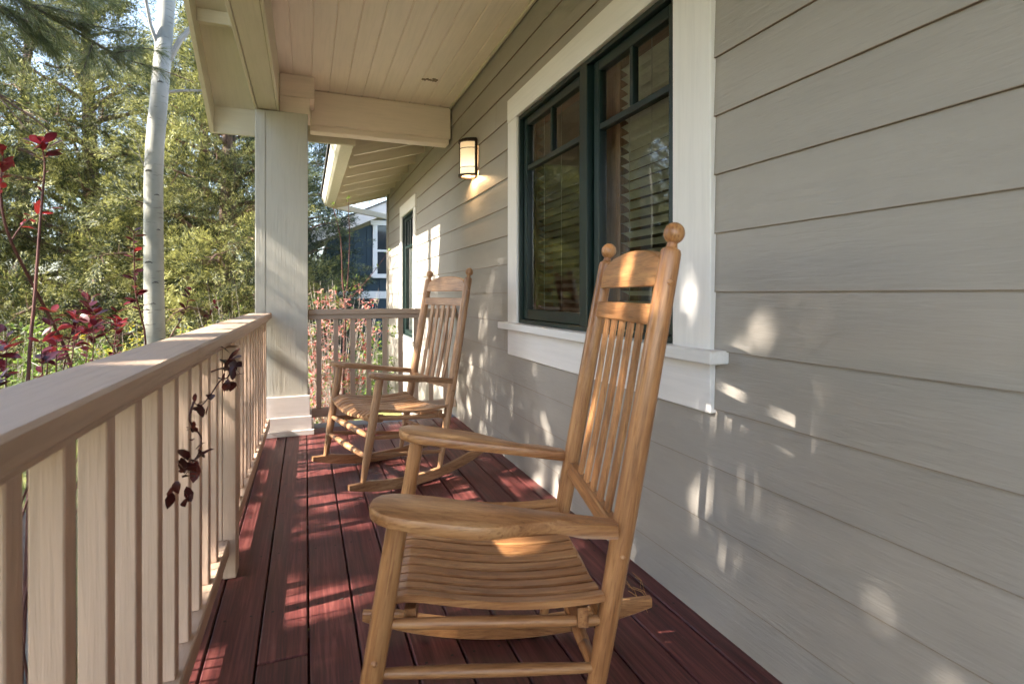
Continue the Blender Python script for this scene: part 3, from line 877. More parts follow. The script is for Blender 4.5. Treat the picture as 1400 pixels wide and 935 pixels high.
    for b_ in (.132, .066, 0, -.066, -.132):
        t = MB(); K = 10; vs = []; off = random.uniform(0, 50); w = .0158; e_ = .0042
        for k in range(K + 1):
            z_ = lerp(.520, .975, k / K); bow = -.004 * math.sin(PI * k / K); x_ = x_at(z_) + bow
            vs += [(x_ - e_, b_ - w, z_), (x_ + e_ - .002, b_ - w, z_), (x_ + e_, b_ - w + .002, z_), (x_ + e_, b_ + w - .002, z_), (x_ + e_ - .002, b_ + w, z_), (x_ - e_, b_ + w, z_)]
        fs = [(k * 6 + q, k * 6 + (q + 1) % 6, (k + 1) * 6 + (q + 1) % 6, (k + 1) * 6 + q) for k in range(K) for q in range(6)] + [(5, 4, 3, 2, 1, 0), tuple(K * 6 + q for q in range(6))]
        t.add(vs, fs, [(p[2] + off, p[1], p[0]) for p in vs]); t.build('back_slat', mat, root)
    return root
ch1 = make_chair('rocking_chair', (.478, 1.279, 0), .252, M['chair'])
tag(ch1, 'large honey oak rocking chair in the foreground, sunlit patch on its slatted seat', 'rocking chair', 'wooden rocking chairs on the porch')
ch2 = make_chair('rocking_chair', (.507, 3.185, 0), -.277, M['chairfar'])
tag(ch2, 'smaller looking weathered rocking chair near the end railing, by the wall lamp', 'rocking chair', 'wooden rocking chairs on the porch')

# ------------------------------------------------------------------ small litter
ln = MB()
for i in range(7):
    x0, y0 = 1.085 + random.uniform(-.05, .05), 1.66 + random.uniform(-.07, .07); a = random.uniform(-1.9, -.9); l_ = random.uniform(.07, .15)
    ln.tube([(x0, y0, .004), (x0 + math.cos(a) * l_ * .5 + .012, y0 + math.sin(a) * l_ * .5, .009), (x0 + math.cos(a) * l_, y0 + math.sin(a) * l_, .004)], .0009, 5)
tag(ln.build('pine_needle_litter', M['needle']), 'few dry orange pine needles lying on the deck by the wall', 'pine needles')
md = MB()
for i in range(26):
    x, y = .82 + random.uniform(0, .115), 4.02 + random.uniform(-.012, .045); r_ = random.uniform(.004, .011)
    md.tube([(x, y, CEIL + .004), (x, y, CEIL - r_ * .5), (x, y, CEIL - r_ * .8)], [r_, r_ * .8, r_ * .2], 7)
tag(md.build('nest_remains', M['mud']), 'small crusty nest remains stuck on the porch ceiling', 'nest remains')

# ------------------------------------------------------------------ vegetation
SD = np.array(SUN_DIR)
# spots where the photograph shows sun reaching the porch (x, y, z, radius): the foliage leaves a gap towards the sun there
SPOTS = [(1.18, 1.04, 1, 0.034), (1.18, 1.145, 0.955, 0.034), (1.18, 1.19, 0.92, 0.027), (1.18, 1.4, 0.97, 0.041), (1.17, 1.455, 0.93, 0.065), (1.17, 1.4, 0.86, 0.054),
         (1.18, 1.16, 0.89, 0.034), (1.18, 1.07, 0.88, 0.027), (1.18, 1.084, 0.667, 0.034), (1.18, 1.03, 0.665, 0.027), (1.18, 1.5, 0.655, 0.048), (1.18, 1.41, 0.62, 0.034),
         (1.18, 1.41, 0.45, 0.054), (1.18, 1.41, 0.36, 0.041), (1.18, 1.184, 0.55, 0.041), (1.18, 1.108, 0.553, 0.034), (1.18, 1.25, 0.19, 0.041), (1.18, 0.767, 0.42, 0.045),
         (1.18, 0.774, 0.39, 0.045), (1.18, 0.64, 0.38, 0.06), (1.18, 1.27, 0.71, 0.034), (1.18, 1.31, 0.22, 0.034), (1.18, 1.17, 0.155, 0.034),
         (1.18, 3.96, 0.49, 0.070), (1.18, 3.86, 0.28, 0.070), (1.18, 3.77, 0.11, 0.070), (1.18, 3.55, 0.44, 0.050), (1.18, 3.55, 0.23, 0.060), (1.18, 4.05, 0.3, 0.080), (1.18, 4.05, 0.13, 0.060),
         (1.18, 2.56, 0.32, 0.050), (1.18, 3.1, 0.32, 0.040), (1.18, 2.61, 0.4, 0.050), (1.18, 3.75, 0.55, 0.060), (1.18, 3.62, 0.08, 0.050),
         (-.1, 4.05, 0, .15), (-.1, 3.7, 0, .12), (0, 4.12, 0, .2), (.25, 4.15, 0, .22), (.5, 4.05, 0, .2), (.0, 3.85, 0, .18), (.28, 3.9, 0, .18), (.55, 3.75, 0, .14), (.8, 4.1, 0, .15), (.1, 3.62, 0, .13),
         (-.05, 3.35, 0, .14), (.1, 3.38, 0, .14), (.27, 3.45, 0, .12), (-.05, 2.87, 0, .15), (.08, 2.85, 0, .14), (.22, 2.87, 0, .12), (.36, 2.9, 0, .08), (-.0, 2.5, 0, .08), (.12, 2.55, 0, .06),
         (-.04, 1.9, 0, .10), (.07, 1.93, 0, .10), (.19, 2.5, 0, .06), (1.10, 3.0, 0, .06), (1.15, 2.7, 0, .06), (.4, 1.67, 0, .05), (.46, 1.55, 0, .06), (.6, 1.55, 0, .05),
         (1.15, 1.8, 0, .06), (1.1, 1.69, 0, .05), (-.25, 2.05, 0, .14), (-.25, 2.6, 0, .18), (-.25, 3.0, 0, .12), (-.25, 3.5, 0, .16), (-.25, 4.0, 0, .12), (-.25, 1.7, 0, .1), (-.25, 1.3, 0, .1),
         (.42, 1.30, .40, .075), (.36, 1.36, .40, .06), (.50, 1.22, .40, .05), (.79, 1.2, 1.10, .05), (.77, 1.22, .99, .035),
         (.3, 3.1, .42, .12), (.5, 3.2, .42, .10), (.2, 3.3, .2, .1), (.25, 2.95, .55, .07),
         (-.34, 2.6, .9, .12), (-.36, 2.2, .9, .10), (-.33, 1.85, .9, .07), (-.35, 3.2, .9, .1), (-.3, 3.7, .9, .12), (-.37, 1.45, .9, .05),
         (.0, 4.22, .03, .05)]
for _ in range(26):
    SPOTS.append((1.18, random.uniform(4.9, 8.45), random.uniform(-.3, 1.75), random.uniform(.08, .26)))
for z_ in (-.1, .3, .7, 1.1): SPOTS.append((.25, 5.85, z_, .30))
for z_ in (.9, 2.3): SPOTS.append((-1.14, 5.2, z_, .14))
for y_ in (1.5, 1.8, 2.1): SPOTS.append((-.62, y_, .93, .14))
SPOTS += [(-.72, 2.95, 1.0, .22), (-.8, 2.19, 1.45, .10), (-.95, 2.35, 1.25, .16)]
_sp = []
for x, y, z, r in SPOTS:
    if x > 1.1 and y < 1.62:
        for _ in range(5): _sp.append((x, y + random.gauss(0, r * .75), z + random.gauss(0, r * 1.2), r * random.uniform(.42, .8)))
    else: _sp.append((x, y, z, r))
SP = np.array(_sp)
def cull_mask(C):
    """True for leaves that stand between the sun and one of the lit spots"""
    m = np.zeros(len(C), bool)
    for x, y, z, r in SP:
        d = C - np.array((x, y, z)); t = d @ SD
        perp = d - t[:, None] * SD
        m |= ((perp ** 2).sum(1) < r * r) & (t < 0)
    return m

def spray_template(nl, L, leaf_l, leaf_w, spread, rng):
    """flat feathery spray along +x: diamond leaflets on side twiglets"""
    V = []; tint = []
    for i in range(nl):
        s = rng.uniform(.08, 1); sg = rng.choice((-1, 1)); u = rng.uniform(0, 1)
        ln_ = spread * (1 - s * .75) * u
        ang = sg * rng.uniform(.5, .95)
        px = s * L + ln_ * math.cos(ang); py = ln_ * math.sin(ang); pz = rng.normal(0, .018) - .05 * s * s * L
        a = ang * rng.uniform(.4, 1.1); d = np.array((math.cos(a), math.sin(a), rng.normal(0, .3))); d /= np.linalg.norm(d)
        sd_ = np.cross(d, np.array((rng.normal(0, .5), rng.normal(0, .5), 1.0))); sd_ /= np.linalg.norm(sd_)
        l = leaf_l * rng.uniform(.7, 1.25); w = leaf_w * rng.uniform(.7, 1.2)
        p = np.array((px, py, pz))
        V += [p, p + d * l * .5 + sd_ * w / 2, p + d * l, p + d * l * .5 - sd_ * w / 2]
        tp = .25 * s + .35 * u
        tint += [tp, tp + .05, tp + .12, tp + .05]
    return np.array(V), np.array(tint)
TRNG = np.random.default_rng(3)
T_JUN = [spray_template(84, .32, .046, .0088, .16, TRNG) for _ in range(4)]
T_SHADE = [spray_template(34, .34, .085, .024, .20, TRNG) for _ in range(3)]

def place_sprays(templates, pos, dirs, scale, rng, tintj=.62, roll=.7, tbase=None):
    """array of sprays: positions Nx3, directions Nx3"""
    N = len(pos); Vs = []; Ts = []
    d = dirs / np.linalg.norm(dirs, axis=1)[:, None]
    up = np.stack([rng.normal(0, roll, N), rng.normal(0, roll, N), np.ones(N)], 1)
    sd_ = np.cross(up, d); sd_ /= np.linalg.norm(sd_, axis=1)[:, None] + 1e-9
    nn = np.cross(d, sd_)
    which = rng.integers(0, len(templates), N)
    for k, (tv, tt) in enumerate(templates):
        ix = np.where(which == k)[0]
        if not len(ix): continue
        P = pos[ix][:, None, :] + (tv[None, :, 0:1] * d[ix][:, None, :] + tv[None, :, 1:2] * sd_[ix][:, None, :] + tv[None, :, 2:3] * nn[ix][:, None, :]) * scale[ix][:, None, None]
        Vs.append(P.reshape(-1, 3)); Ts.append((tt[None, :] + rng.uniform(0, tintj, len(ix))[:, None] + (0 if tbase is None else tbase[ix][:, None])).ravel())
    return np.concatenate(Vs), np.concatenate(Ts)

def conifer(name, label, base, H, Rad, nl, dens, seed, leafm, barkm, templates=T_JUN, z0=.35, cull=False, trunk_r=.14, lean=(0, 0), scale=1.0, group=None, droop=.25, keepfn=None, shape=.75, puff=.30):
    rng = np.random.default_rng(seed); random.seed(seed)
    root = empty(name, base); tag(root, label, 'tree', group)
    bx, by, bz = base
    tr = MB(); pts = []; rad = []
    for k in range(12):
        f = k / 11; pts.append((bx + lean[0] * f * f + .05 * math.sin(f * 5 + seed), by + lean[1] * f * f + .05 * math.cos(f * 4 + seed), bz - .2 + (H + .1) * f)); rad.append(trunk_r * (1 - f) ** .8 + .012)
    tr.tube(pts, rad, 12)
    tp = np.array(pts); tz = np.linspace(0, 1, 12)
    P = []; D = []; S = []; TT = []
    lb = MB()
    for i in range(nl):
        f = z0 / H + (1 - z0 / H) * ((i + .5) / nl) ** .9
        f = min(f, .985)
        o = np.array([np.interp(f, tz, tp[:, c_]) for c_ in range(3)])
        L = Rad * (1 - f) ** shape * rng.uniform(.7, 1.15) * min(1, .65 + f * 2.5) + .18
        az = i * 2.39996 + rng.uniform(-.5, .5); el = rng.uniform(.05, .5) + .5 * f
        h = np.array((math.cos(az), math.sin(az), 0))
        lp = [o]
        nst = 6
        for k in range(1, nst + 1):
            s = k / nst
            lp.append(o + h * L * s * math.cos(el) + np.array((0, 0, L * (math.sin(el) * s - droop * s * s))) + rng.normal(0, .03 * L * s, 3))
        lp = np.array(lp)
        lb.tube([tuple(p_) for p_ in lp], [max(.004, (.012 + .022 * L) * (1 - .85 * k / nst)) for k in range(nst + 1)], 6, False)
        nsp = max(3, int(L * dens)); nc = max(2, int(nsp / 9))
        for q in range(nc):
            s = .20 + .80 * (q + rng.random()) / nc
            x = s * nst; k = min(int(x), nst - 1); p_ = lp[k] + (lp[k + 1] - lp[k]) * (x - k)
            ax = lp[k + 1] - lp[k]; ax = ax / np.linalg.norm(ax)
            off = rng.normal(0, 1, 3); off -= ax * off.dot(ax); off /= np.linalg.norm(off) + 1e-6; off *= puff * rng.random() ** .6 * (.35 + .5 * L) * (1.2 - .6 * s)
            cc = p_ + off * np.array((1, 1, .75)); cd_ = ax * .6 + off * 1.5 + rng.normal(0, .2, 3) + np.array((0, 0, .15)); ct = rng.uniform(0, .34)
            lb.tube([tuple(p_), tuple(p_ + (cc - p_) * .6 + np.array((0, 0, -.01))), tuple(cc)], [.007, .005, .002], 5, False)
            sz = rng.uniform(.6, 1.25) * (.10 + .05 * L)
            for _ in range(9):
                P.append(cc + rng.normal(0, sz, 3) * np.array((1, 1, .6))); D.append(cd_ + rng.normal(0, .32, 3)); S.append(scale * rng.uniform(.65, 1.2)); TT.append(ct)
    P = np.array(P); D = np.array(D); S = np.array(S)
    if keepfn is not None:
        m = keepfn(P, rng); P, D, S = P[m], D[m], S[m]
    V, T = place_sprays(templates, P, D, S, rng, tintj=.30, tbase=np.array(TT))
    if cull:
        C = V.reshape(-1, 4, 3).mean(1); m = ~cull_mask(C)
        V = V.reshape(-1, 4, 3)[m].reshape(-1, 3); T = T.reshape(-1, 4)[m].ravel()
    n_ = len(V) // 4
    tr.build('trunk', barkm, root, True); lb.build('branches', M['limb'], root, True)
    npmesh('crown', V, np.arange(4 * n_).reshape(n_, 4), leafm, root, T)
    return root, n_

GT = 'junipers and pines in the garden'
tot = 0
VIS = [
    ('juniper_tree', 'broad juniper tree with thick brown trunk standing just left of the porch post', (-1.15, 9.3, GZ - .05), 6.8, 2.0, 80, 46, 11, 'juniper', .17, .6),
    ('juniper_tree', 'tall yellow green juniper tree behind the white aspen trunk', (-3.3, 10.6, GZ - .1), 8.0, 2.4, 84, 42, 12, 'juniper', .16, .5),
    ('juniper_tree', 'dense juniper tree at the far left edge beyond the red stems', (-5.6, 10.6, GZ - .1), 7.5, 2.4, 76, 36, 13, 'juniper', .16, .5),
    ('juniper_tree', 'dark green juniper tree seen between the post and the blue house', (-.12, 12.8, GZ - .1), 6.4, 1.45, 64, 38, 14, 'juniper2', .13, .4),
    ('juniper_tree', 'farther juniper tree filling the gap behind the broad one', (-2.2, 14.5, GZ - .15), 9.5, 2.6, 60, 22, 15, 'juniper2', .17, .6),
    ('juniper_tree', 'farther juniper tree behind the tall yellow green one at left', (-6.0, 15.5, GZ - .2), 10, 3.0, 60, 22, 16, 'juniper2', .18, .6),
    ('juniper_tree', 'distant dark juniper tree behind the aspen, low between the nearer trunks', (-4.3, 19.0, GZ - .3), 9, 3.0, 50, 20, 18, 'juniper2', .18, .4),
    ('juniper_tree', 'distant juniper tree straight behind the porch post', (-.6, 19.5, GZ - .3), 8.5, 2.6, 50, 20, 19, 'juniper2', .18, .4),
    ('juniper_tree', 'distant wide juniper tree at the left edge of the view', (-9.0, 20.0, GZ - .3), 10, 3.4, 50, 20, 20, 'juniper2', .18, .4),
    ('juniper_tree', 'juniper tree reflected in the window, standing out to the left', (-9.2, 13.5, GZ - .15), 8.0, 2.7, 60, 20, 17, 'juniper', .18, .5),
]
for nm, lab, base, H, Rd, nl_, dens, seed, lm, trr, z0 in VIS:
    far = base[1] > 11
    r_, n_ = conifer(nm, lab, base, H, Rd, nl_, dens, seed, M[lm], M['bark'], z0=z0, trunk_r=trr, group=GT, scale=1.7 if base[1] > 17 else 1.45 if far else 1.2, puff=.34); tot += n_
SHADE = [
    ('spruce_tree', 'shade tree left of the porch nearest the camera, casting the dappled light', (-6.0, -1.6, GZ - .1), 10.5, 3.0, 80, 22, 31),
    ('spruce_tree', 'tallest shade tree, unseen, added behind the two nearest the camera to block stray sun', (-8.4, -.6, GZ - .1), 12.5, 3.0, 80, 18, 35),  # unseen tree added to stop sun leaking onto the upper wall
    ('spruce_tree', 'shade tree left of the porch opposite the near rocking chair', (-5.8, .75, GZ - .1), 10.5, 2.7, 84, 24, 32),
    ('spruce_tree', 'shade tree left of the porch opposite the far rocking chair', (-6.1, 3.0, GZ - .1), 10.0, 2.6, 80, 22, 33),
]
for nm, lab, base, H, Rd, nl_, dens, seed in SHADE:
    r_, n_ = conifer(nm, lab, base, H, Rd, nl_, dens, seed, M['juniper2'], M['bark'], templates=T_SHADE, z0=1.6, cull=True, trunk_r=.17, group='shade trees beside the porch', scale=1.25, shape=.45, puff=.30); tot += n_

# aspen ---------------------------------------------------------
asp = empty('aspen_tree', (-1.15, 5.2, GZ))
tag(asp, 'slender bare aspen with white bark rising behind the tan railing', 'tree')
random.seed(5)
t = MB(); ap = []
for k in range(26):
    z = GZ - .1 + (6.6) * k / 25
    x = -1.135 - .018 * math.sin(z * 1.3 + .4) - .012 * max(0, 2.2 - abs(z - 2.0)) + .04 * max(0, z - 2.2)
    ap.append((x, 5.2 + .02 * math.sin(z * 2), z))
t.tube(ap, [.079 - .0055 * (p_[2]) for p_ in ap], 18)
t.build('trunk', M['aspen'], asp, True)
kn = MB()
for (z, a, s) in ((1.28, -1.9, 1.2), (1.12, -1.2, .8), (1.42, -2.6, .6), (1.55, -.9, .7), (2.02, -1.9, 1.0), (1.83, -1.0, .8), (2.45, -2.3, .7), (.95, -1.5, .7), (.78, -2.2, .6), (2.75, -1.4, .8), (3.0, -2.0, .8)):
    k = min(range(26), key=lambda i: abs(ap[i][2] - z)); c_ = Vector((ap[k][0], ap[k][1], z)); r_ = .079 - .0055 * z
    pts = []
    for q in range(7):
        aa = a + (q - 3) * .14 * s; pts.append(c_ + Vector((math.cos(aa), math.sin(aa), 0)) * (r_ + .001) + Vector((0, 0, .012 * s * (1 - ((q - 3) / 3) ** 2))))
    kn.tube(pts, [.001, .004 * s, .006 * s, .007 * s, .006 * s, .004 * s, .001], 6)
kn.build('bark_scars', M['knot'], asp, True)
br = MB()
def twig(mb, p0, d, L, r, depth, rng):
    pts = [Vector(p0)]; d = Vector(d).normalized()
    n_ = 6
    for k in range(n_):
        d = (d + Vector((rng.gauss(0, .12), rng.gauss(0, .12), rng.gauss(.05, .08)))).normalized()
        pts.append(pts[-1] + d * L / n_)
    mb.tube(pts, [r * (1 - .75 * k / n_) for k in range(n_ + 1)], 6, False)
    if depth:
        for k in range(2, n_ + 1):
            if rng.random() < .8:
                s_ = Vector((rng.gauss(0, 1), rng.gauss(0, 1), rng.gauss(.3, .6)))
                twig(mb, pts[k], (d + s_ * .8), L * .45 * rng.uniform(.6, 1.1), r * .5, depth - 1, rng)
rg = random.Random(9)
twig(br, (-1.08, 5.2, 2.92), (.62, .0, .95), 1.5, .026, 2, rg)
twig(br, (-1.08, 5.2, 2.70), (.95, .1, .18), .60, .013, 1, rg)
twig(br, (-1.10, 5.2, 2.96), (-.32, -.05, 1.0), 1.6, .016, 2, rg)
twig(br, (-1.1, 5.2, 3.4), (.4, .3, .9), 1.6, .02, 2, rg)
twig(br, (-1.14, 5.2, 1.95), (-.5, -.3, .5), .35, .006, 1, rg)
twig(br, (-1.1, 5.2, 3.8), (-.5, .2, .9), 1.6, .02, 2, rg)
br.build('branches', M['aspentwig'], asp, True)

# pine bough overhead -------------------------------------------
pine = empty('pine_tree', (-3.5, 4.1, GZ))
tag(pine, 'long needled pine whose bough hangs into the upper left corner', 'tree', GT)
t = MB(); t.tube([(-3.5, 4.1, GZ - .1), (-3.48, 4.12, 1.5), (-3.5, 4.1, 3.2), (-3.52, 4.1, 5.5)], [.16, .14, .11, .03], 12); t.build('trunk', M['bark'], pine, True)
lb = MB(); NP = []; ND = []
def bough(p0, p1, r, nsub, sublen, rng):
    p0 = Vector(p0); p1 = Vector(p1); pts = []
    for k in range(9):
        f = k / 8; pts.append(p0.lerp(p1, f) + Vector((rng.gauss(0, .02), rng.gauss(0, .02), .16 * math.sin(PI * f) + rng.gauss(0, .02))))
    lb.tube(pts, [r * (1 - .8 * k / 8) for k in range(9)], 8, False)
    ax = (p1 - p0).normalized()
    for i in range(nsub):
        f = .3 + .7 * i / (nsub - 1); x = f * 8; k = min(int(x), 7); q = pts[k].lerp(pts[k + 1], x - k)
        d = (ax * .6 + Vector((rng.gauss(0, .7), rng.gauss(0, .7), rng.gauss(-.15, .4)))).normalized(); L = sublen * rng.uniform(.5, 1.1)
        e_ = [q]
        for s in range(1, 5): e_.append(q + d * L * s / 4 + Vector((0, 0, -.12 * L * (s / 4) ** 2)))
        lb.tube(e_, [.006, .005, .0045, .004, .003], 6, False)
        for s in range(1, 5):
            for rep in range(2):
                NP.append(tuple(e_[s - 1].lerp(e_[s], rng.random()))); ND.append(tuple(e_[s] - e_[s - 1]))
rg = random.Random(4)
bough((-3.5, 4.1, 3.35), (-1.25, 4.75, 2.78), .034, 26, .42, rg)
bough((-3.5, 4.1, 3.6), (-1.35, 4.1, 3.25), .03, 24, .42, rg)
bough((-3.5, 4.1, 3.1), (-1.75, 4.9, 2.95), .03, 20, .40, rg)
bough((-3.5, 4.1, 3.4), (-1.5, 4.35, 3.0), .028, 22, .40, rg)
bough((-3.5, 4.1, 2.9), (-2.1, 5.6, 2.5), .03, 18, .40, rg)
bough((-3.5, 4.1, 4.4), (-4.6, 2.6, 4.2), .03, 16, .40, rg)
rng = np.random.default_rng(21)
NP = np.array(NP); ND = np.array(ND); ND /= np.linalg.norm(ND, axis=1)[:, None]
K = 56
P = np.repeat(NP, K, 0); D = np.repeat(ND, K, 0)
dd = D * .85 + rng.normal(0, .42, P.shape) + np.array((0, 0, -.18)); dd /= np.linalg.norm(dd, axis=1)[:, None]
P = P + D * rng.uniform(-.04, .04, (len(P), 1))
Ln = rng.uniform(.09, .16, (len(P), 1)); sd_ = np.cross(dd, rng.normal(0, 1, P.shape)); sd_ /= np.linalg.norm(sd_, axis=1)[:, None]; sd_ *= .0011
mid = P + dd * Ln * .5; tip = P + dd * Ln + np.array((0, 0, -.012))
V = np.stack([P, mid + sd_, tip, mid - sd_], 1)[~cull_mask(mid)].reshape(-1, 3)
n_ = len(V) // 4
lb.build('branches', M['bark'], pine, True)
npmesh('needles', V, np.arange(4 * n_).reshape(n_, 4), M['pine'], pine, np.repeat(rng.uniform(0, 1, n_), 4))

# broad leaves ---------------------------------------------------
LEAF = np.array([(0, 0, 0), (.22, .17, .03), (.22, -.17, .03), (.55, .25, .045), (.55, -.25, .045), (.84, .14, .02), (.84, -.14, .02), (1, 0, -.05), (.22, 0, 0), (.55, 0, -.005), (.84, 0, -.02)])
LEAFQ = [(0, 8, 1, 1), (0, 2, 8, 8), (8, 9, 3, 1), (8, 2, 4, 9), (9, 10, 5, 3), (9, 4, 6, 10), (10, 7, 5, 5), (10, 6, 7, 7)]
LEAFF = [(0, 8, 1), (0, 2, 8), (8, 9, 3), (8, 3, 1), (8, 2, 4), (8, 4, 9), (9, 10, 5), (9, 5, 3), (9, 4, 6), (9, 6, 10), (10, 7, 5), (10, 6, 7)]
def leaves(name, mat, parent, items, rng):
    """items: (pos, dir, length, tint)"""
    V = []; F = []; T = []
    for (p, d, L, tn) in items:
        d = np.array(d, float); d /= np.linalg.norm(d)
        up = np.array((rng.normal(0, .35), rng.normal(0, .35), 1.0)); sd_ = np.cross(up, d)
        if np.linalg.norm(sd_) < .05: sd_ = np.cross(np.array((1., 0, 0)), d)
        sd_ /= np.linalg.norm(sd_); nn = np.cross(d, sd_)
        curl = rng.uniform(-.1, .25)
        l = LEAF.copy(); l[:, 2] -= curl * l[:, 0] ** 2; l[:, 1] *= rng.uniform(.85, 1.2)
        w = np.array(p) + (l[:, 0:1] * d + l[:, 1:2] * sd_ + l[:, 2:3] * nn) * L
        b = len(V) * 11
        V.append(w); F += [(a + b, c + b, e_ + b) for a, c, e_ in LEAFF]; T += [tn] * 11
    o = npmesh(name, np.concatenate(V), F, mat, parent, T)
    o.data.polygons.foreach_set('use_smooth', [True] * len(o.data.polygons))
    return o

def smooth_path(pts, n=4):
    pts = [Vector(p) for p in pts]; out = []
    for i in range(len(pts) - 1):
        p0 = pts[max(i - 1, 0)]; p1 = pts[i]; p2 = pts[i + 1]; p3 = pts[min(i + 2, len(pts) - 1)]
        for k in range(n):
            t = k / n
            out.append(.5 * ((2 * p1) + (p2 - p0) * t + (2 * p0 - 5 * p1 + 4 * p2 - p3) * t * t + (3 * p1 - p0 - 3 * p2 + p3) * t ** 3))
    out.append(pts[-1]); return out

def leafy_stems(name, label, cat, base, stems, leafm, stemm, rng, group=None):
    """stems: list of (points, r0, [(index fraction, n leaves, length, spread, tint)])"""
    root = empty(name, base); tag(root, label, cat, group)
    st = MB(); items = []
    for pts, r0, cl in stems:
        sp_ = smooth_path(pts)
        n_ = len(sp_); st.tube(sp_, [r0 * (1 - .7 * i / (n_ - 1)) for i in range(n_)], 8)
        for (f, nlv, L, spread, tn) in cl:
            x = f * (n_ - 1); k = min(int(x), n_ - 2); p = sp_[k].lerp(sp_[k + 1], x - k); ax = (sp_[k + 1] - sp_[k]).normalized()
            for q in range(nlv):
                v = Vector((rng.normal(), rng.normal(), rng.normal(.1, .7))); v = (v - ax * v.dot(ax)).normalized()
                d = ax * rng.uniform(.1, .9) + v * spread
                off = ax * rng.uniform(-.05, .03)
                items.append((tuple(p + off + v * r0 * .4), tuple(d), L * rng.uniform(.65, 1.2), min(1, max(0, tn + rng.normal(0, .2)))))
    st.build('stems', stemm, root, True)
    leaves('leaves', leafm, root, items, rng)
    return root
rng = np.random.default_rng(77)
GR = 'red leaved shrubs behind the side railing'
leafy_stems('red_leaf_shrub', 'single tall dark red stem topped by a cup of red leaves', 'shrub', (-.82, 2.05, GZ),
    [([(-.82, 2.05, GZ), (-.80, 2.09, .3), (-.80, 2.09, .754), (-.80, 2.137, 1.036), (-.80, 2.173, 1.272), (-.80, 2.205, 1.445), (-.80, 2.19, 1.50)], .0072,
      [(.995, 9, .062, .55, .6), (.95, 5, .065, 1.3, .25), (.83, 2, .02, .6, .95), (.74, 2, .022, .6, .95), (.66, 1, .03, .8, .8)])], M['redleaf'], M['redstem'], rng, GR)
leafy_stems('red_leaf_shrub', 'arching brown stem with bright red young leaves at the left edge', 'shrub', (-.9, 3.1, GZ),
    [([(-.9, 3.15, GZ), (-.94, 3.0, .3), (-.95, 2.855, .739), (-.95, 2.55, 1.037), (-.95, 2.36, 1.213), (-.95, 2.297, 1.329), (-.95, 2.297, 1.43), (-.95, 2.31, 1.5)], .008,
      [(.99, 5, .055, .7, .75), (.93, 6, .05, .9, .9), (.88, 6, .045, 1, .95), (.80, 3, .04, 1, .9)]),
     ([(-.95, 2.36, 1.213), (-.93, 2.40, 1.28), (-.90, 2.46, 1.33)], .003, [(.6, 4, .045, .7, .95), (1, 4, .05, .7, .9)])], M['redleaf'], M['redstem'], rng, GR)
leafy_stems('red_leaf_shrub', 'bushy red leaved shrub right in front of the white aspen trunk', 'shrub', (-.72, 3.1, GZ),
    [([(-.72, 3.1, GZ), (-.72, 3.12, .3), (-.72, 3.06, .80), (-.72, 2.98, .93), (-.72, 2.90, 1.04), (-.72, 2.871, 1.235), (-.72, 2.871, 1.317)], .006,
      [(.99, 6, 0.046, .9, .45), (.86, 3, 0.030, .9, .8), (.8, 5, 0.038, 1, .6), (.72, 8, 0.049, 1.2, .35), (.66, 7, 0.053, 1.3, .4), (.6, 6, 0.049, 1.3, .3)]),
     ([(-.72, 3.1, .5), (-.66, 3.12, .75), (-.58, 3.14, .92), (-.55, 3.16, 1.03)], .004, [(1, 4, 0.042, .9, .3), (.8, 5, 0.042, 1.1, .3), (.6, 3, 0.038, 1.1, .3)]),
     ([(-.72, 3.1, .45), (-.82, 3.0, .75), (-.86, 2.85, .93), (-.86, 2.78, 1.02)], .004, [(1, 5, 0.046, .9, .4), (.85, 6, 0.046, 1.1, .35), (.65, 5, 0.046, 1.1, .4)]),
     ([(-.72, 3.1, .4), (-.62, 3.5, .7), (-.55, 3.75, .90), (-.52, 3.85, 1.0)], .004, [(1, 2, 0.034, .9, .2), (.85, 2, 0.034, 1.1, .3), (.65, 3, 0.038, 1.1, .2)])], M['redleaf'], M['redstem'], rng, GR)
stems = []
for (x, y, z) in ((-.60, 1.40, .90), (-.62, 1.48, .915), (-.58, 1.58, .91), (-.66, 1.62, .93), (-.60, 1.72, .915), (-.66, 1.86, .96), (-.58, 1.92, .95), (-.62, 2.02, .965), (-.68, 2.1, .93), (-.6, 2.2, .95), (-.62, 1.3, .90), (-.75, 2.3, .95), (-.64, 2.4, .93)):
    stems.append(([(-.75 + random.uniform(-.05, .05), 1.9 + random.uniform(-.2, .2), GZ), (-.72, lerp(1.9, y, .5), .3), (x - .02, lerp(1.9, y, .85), z - .25), (x, y, z)], .004,
                  [(1, 8, .038, .9, .55), (.94, 6, .037, 1.1, .45), (.85, 4, .034, 1.1, .4)]))
# the sprig that pushes through the balusters onto the porch side
stems.append(([(-.70, 2.05, .3), (-.50, 2.08, .62), (-.34, 2.03, .75), (-.228, 1.93, .80), (-.216, 1.80, .785), (-.213, 1.63, .80), (-.212, 1.45, .79), (-.212, 1.33, .79), (-.212, 1.255, .812)], .0034, []))
stems.append(([(-.212, 1.255, .812), (-.212, 1.225, .80), (-.213, 1.222, .78), (-.213, 1.28, .752), (-.213, 1.345, .715), (-.213, 1.31, .692), (-.213, 1.25, .692), (-.213, 1.175, .688)], .0026, []))
sh = leafy_stems('red_leaf_shrub', 'low spreading red shrub along the railing, one sprig poking through the balusters', 'shrub', (-.75, 1.9, GZ), stems, M['redleaf'], M['redstem'], rng, GR)
items = []
def cl(c, n, L, s=.02, dz=0):
    for _ in range(n):
        items.append((tuple(np.array(c) + rng.normal(0, s, 3) * np.array((.45, 1, 1))), (rng.normal(.15, .4), rng.normal(0, .9), rng.normal(dz, .7)), L * rng.uniform(.7, 1.2), rng.random()))
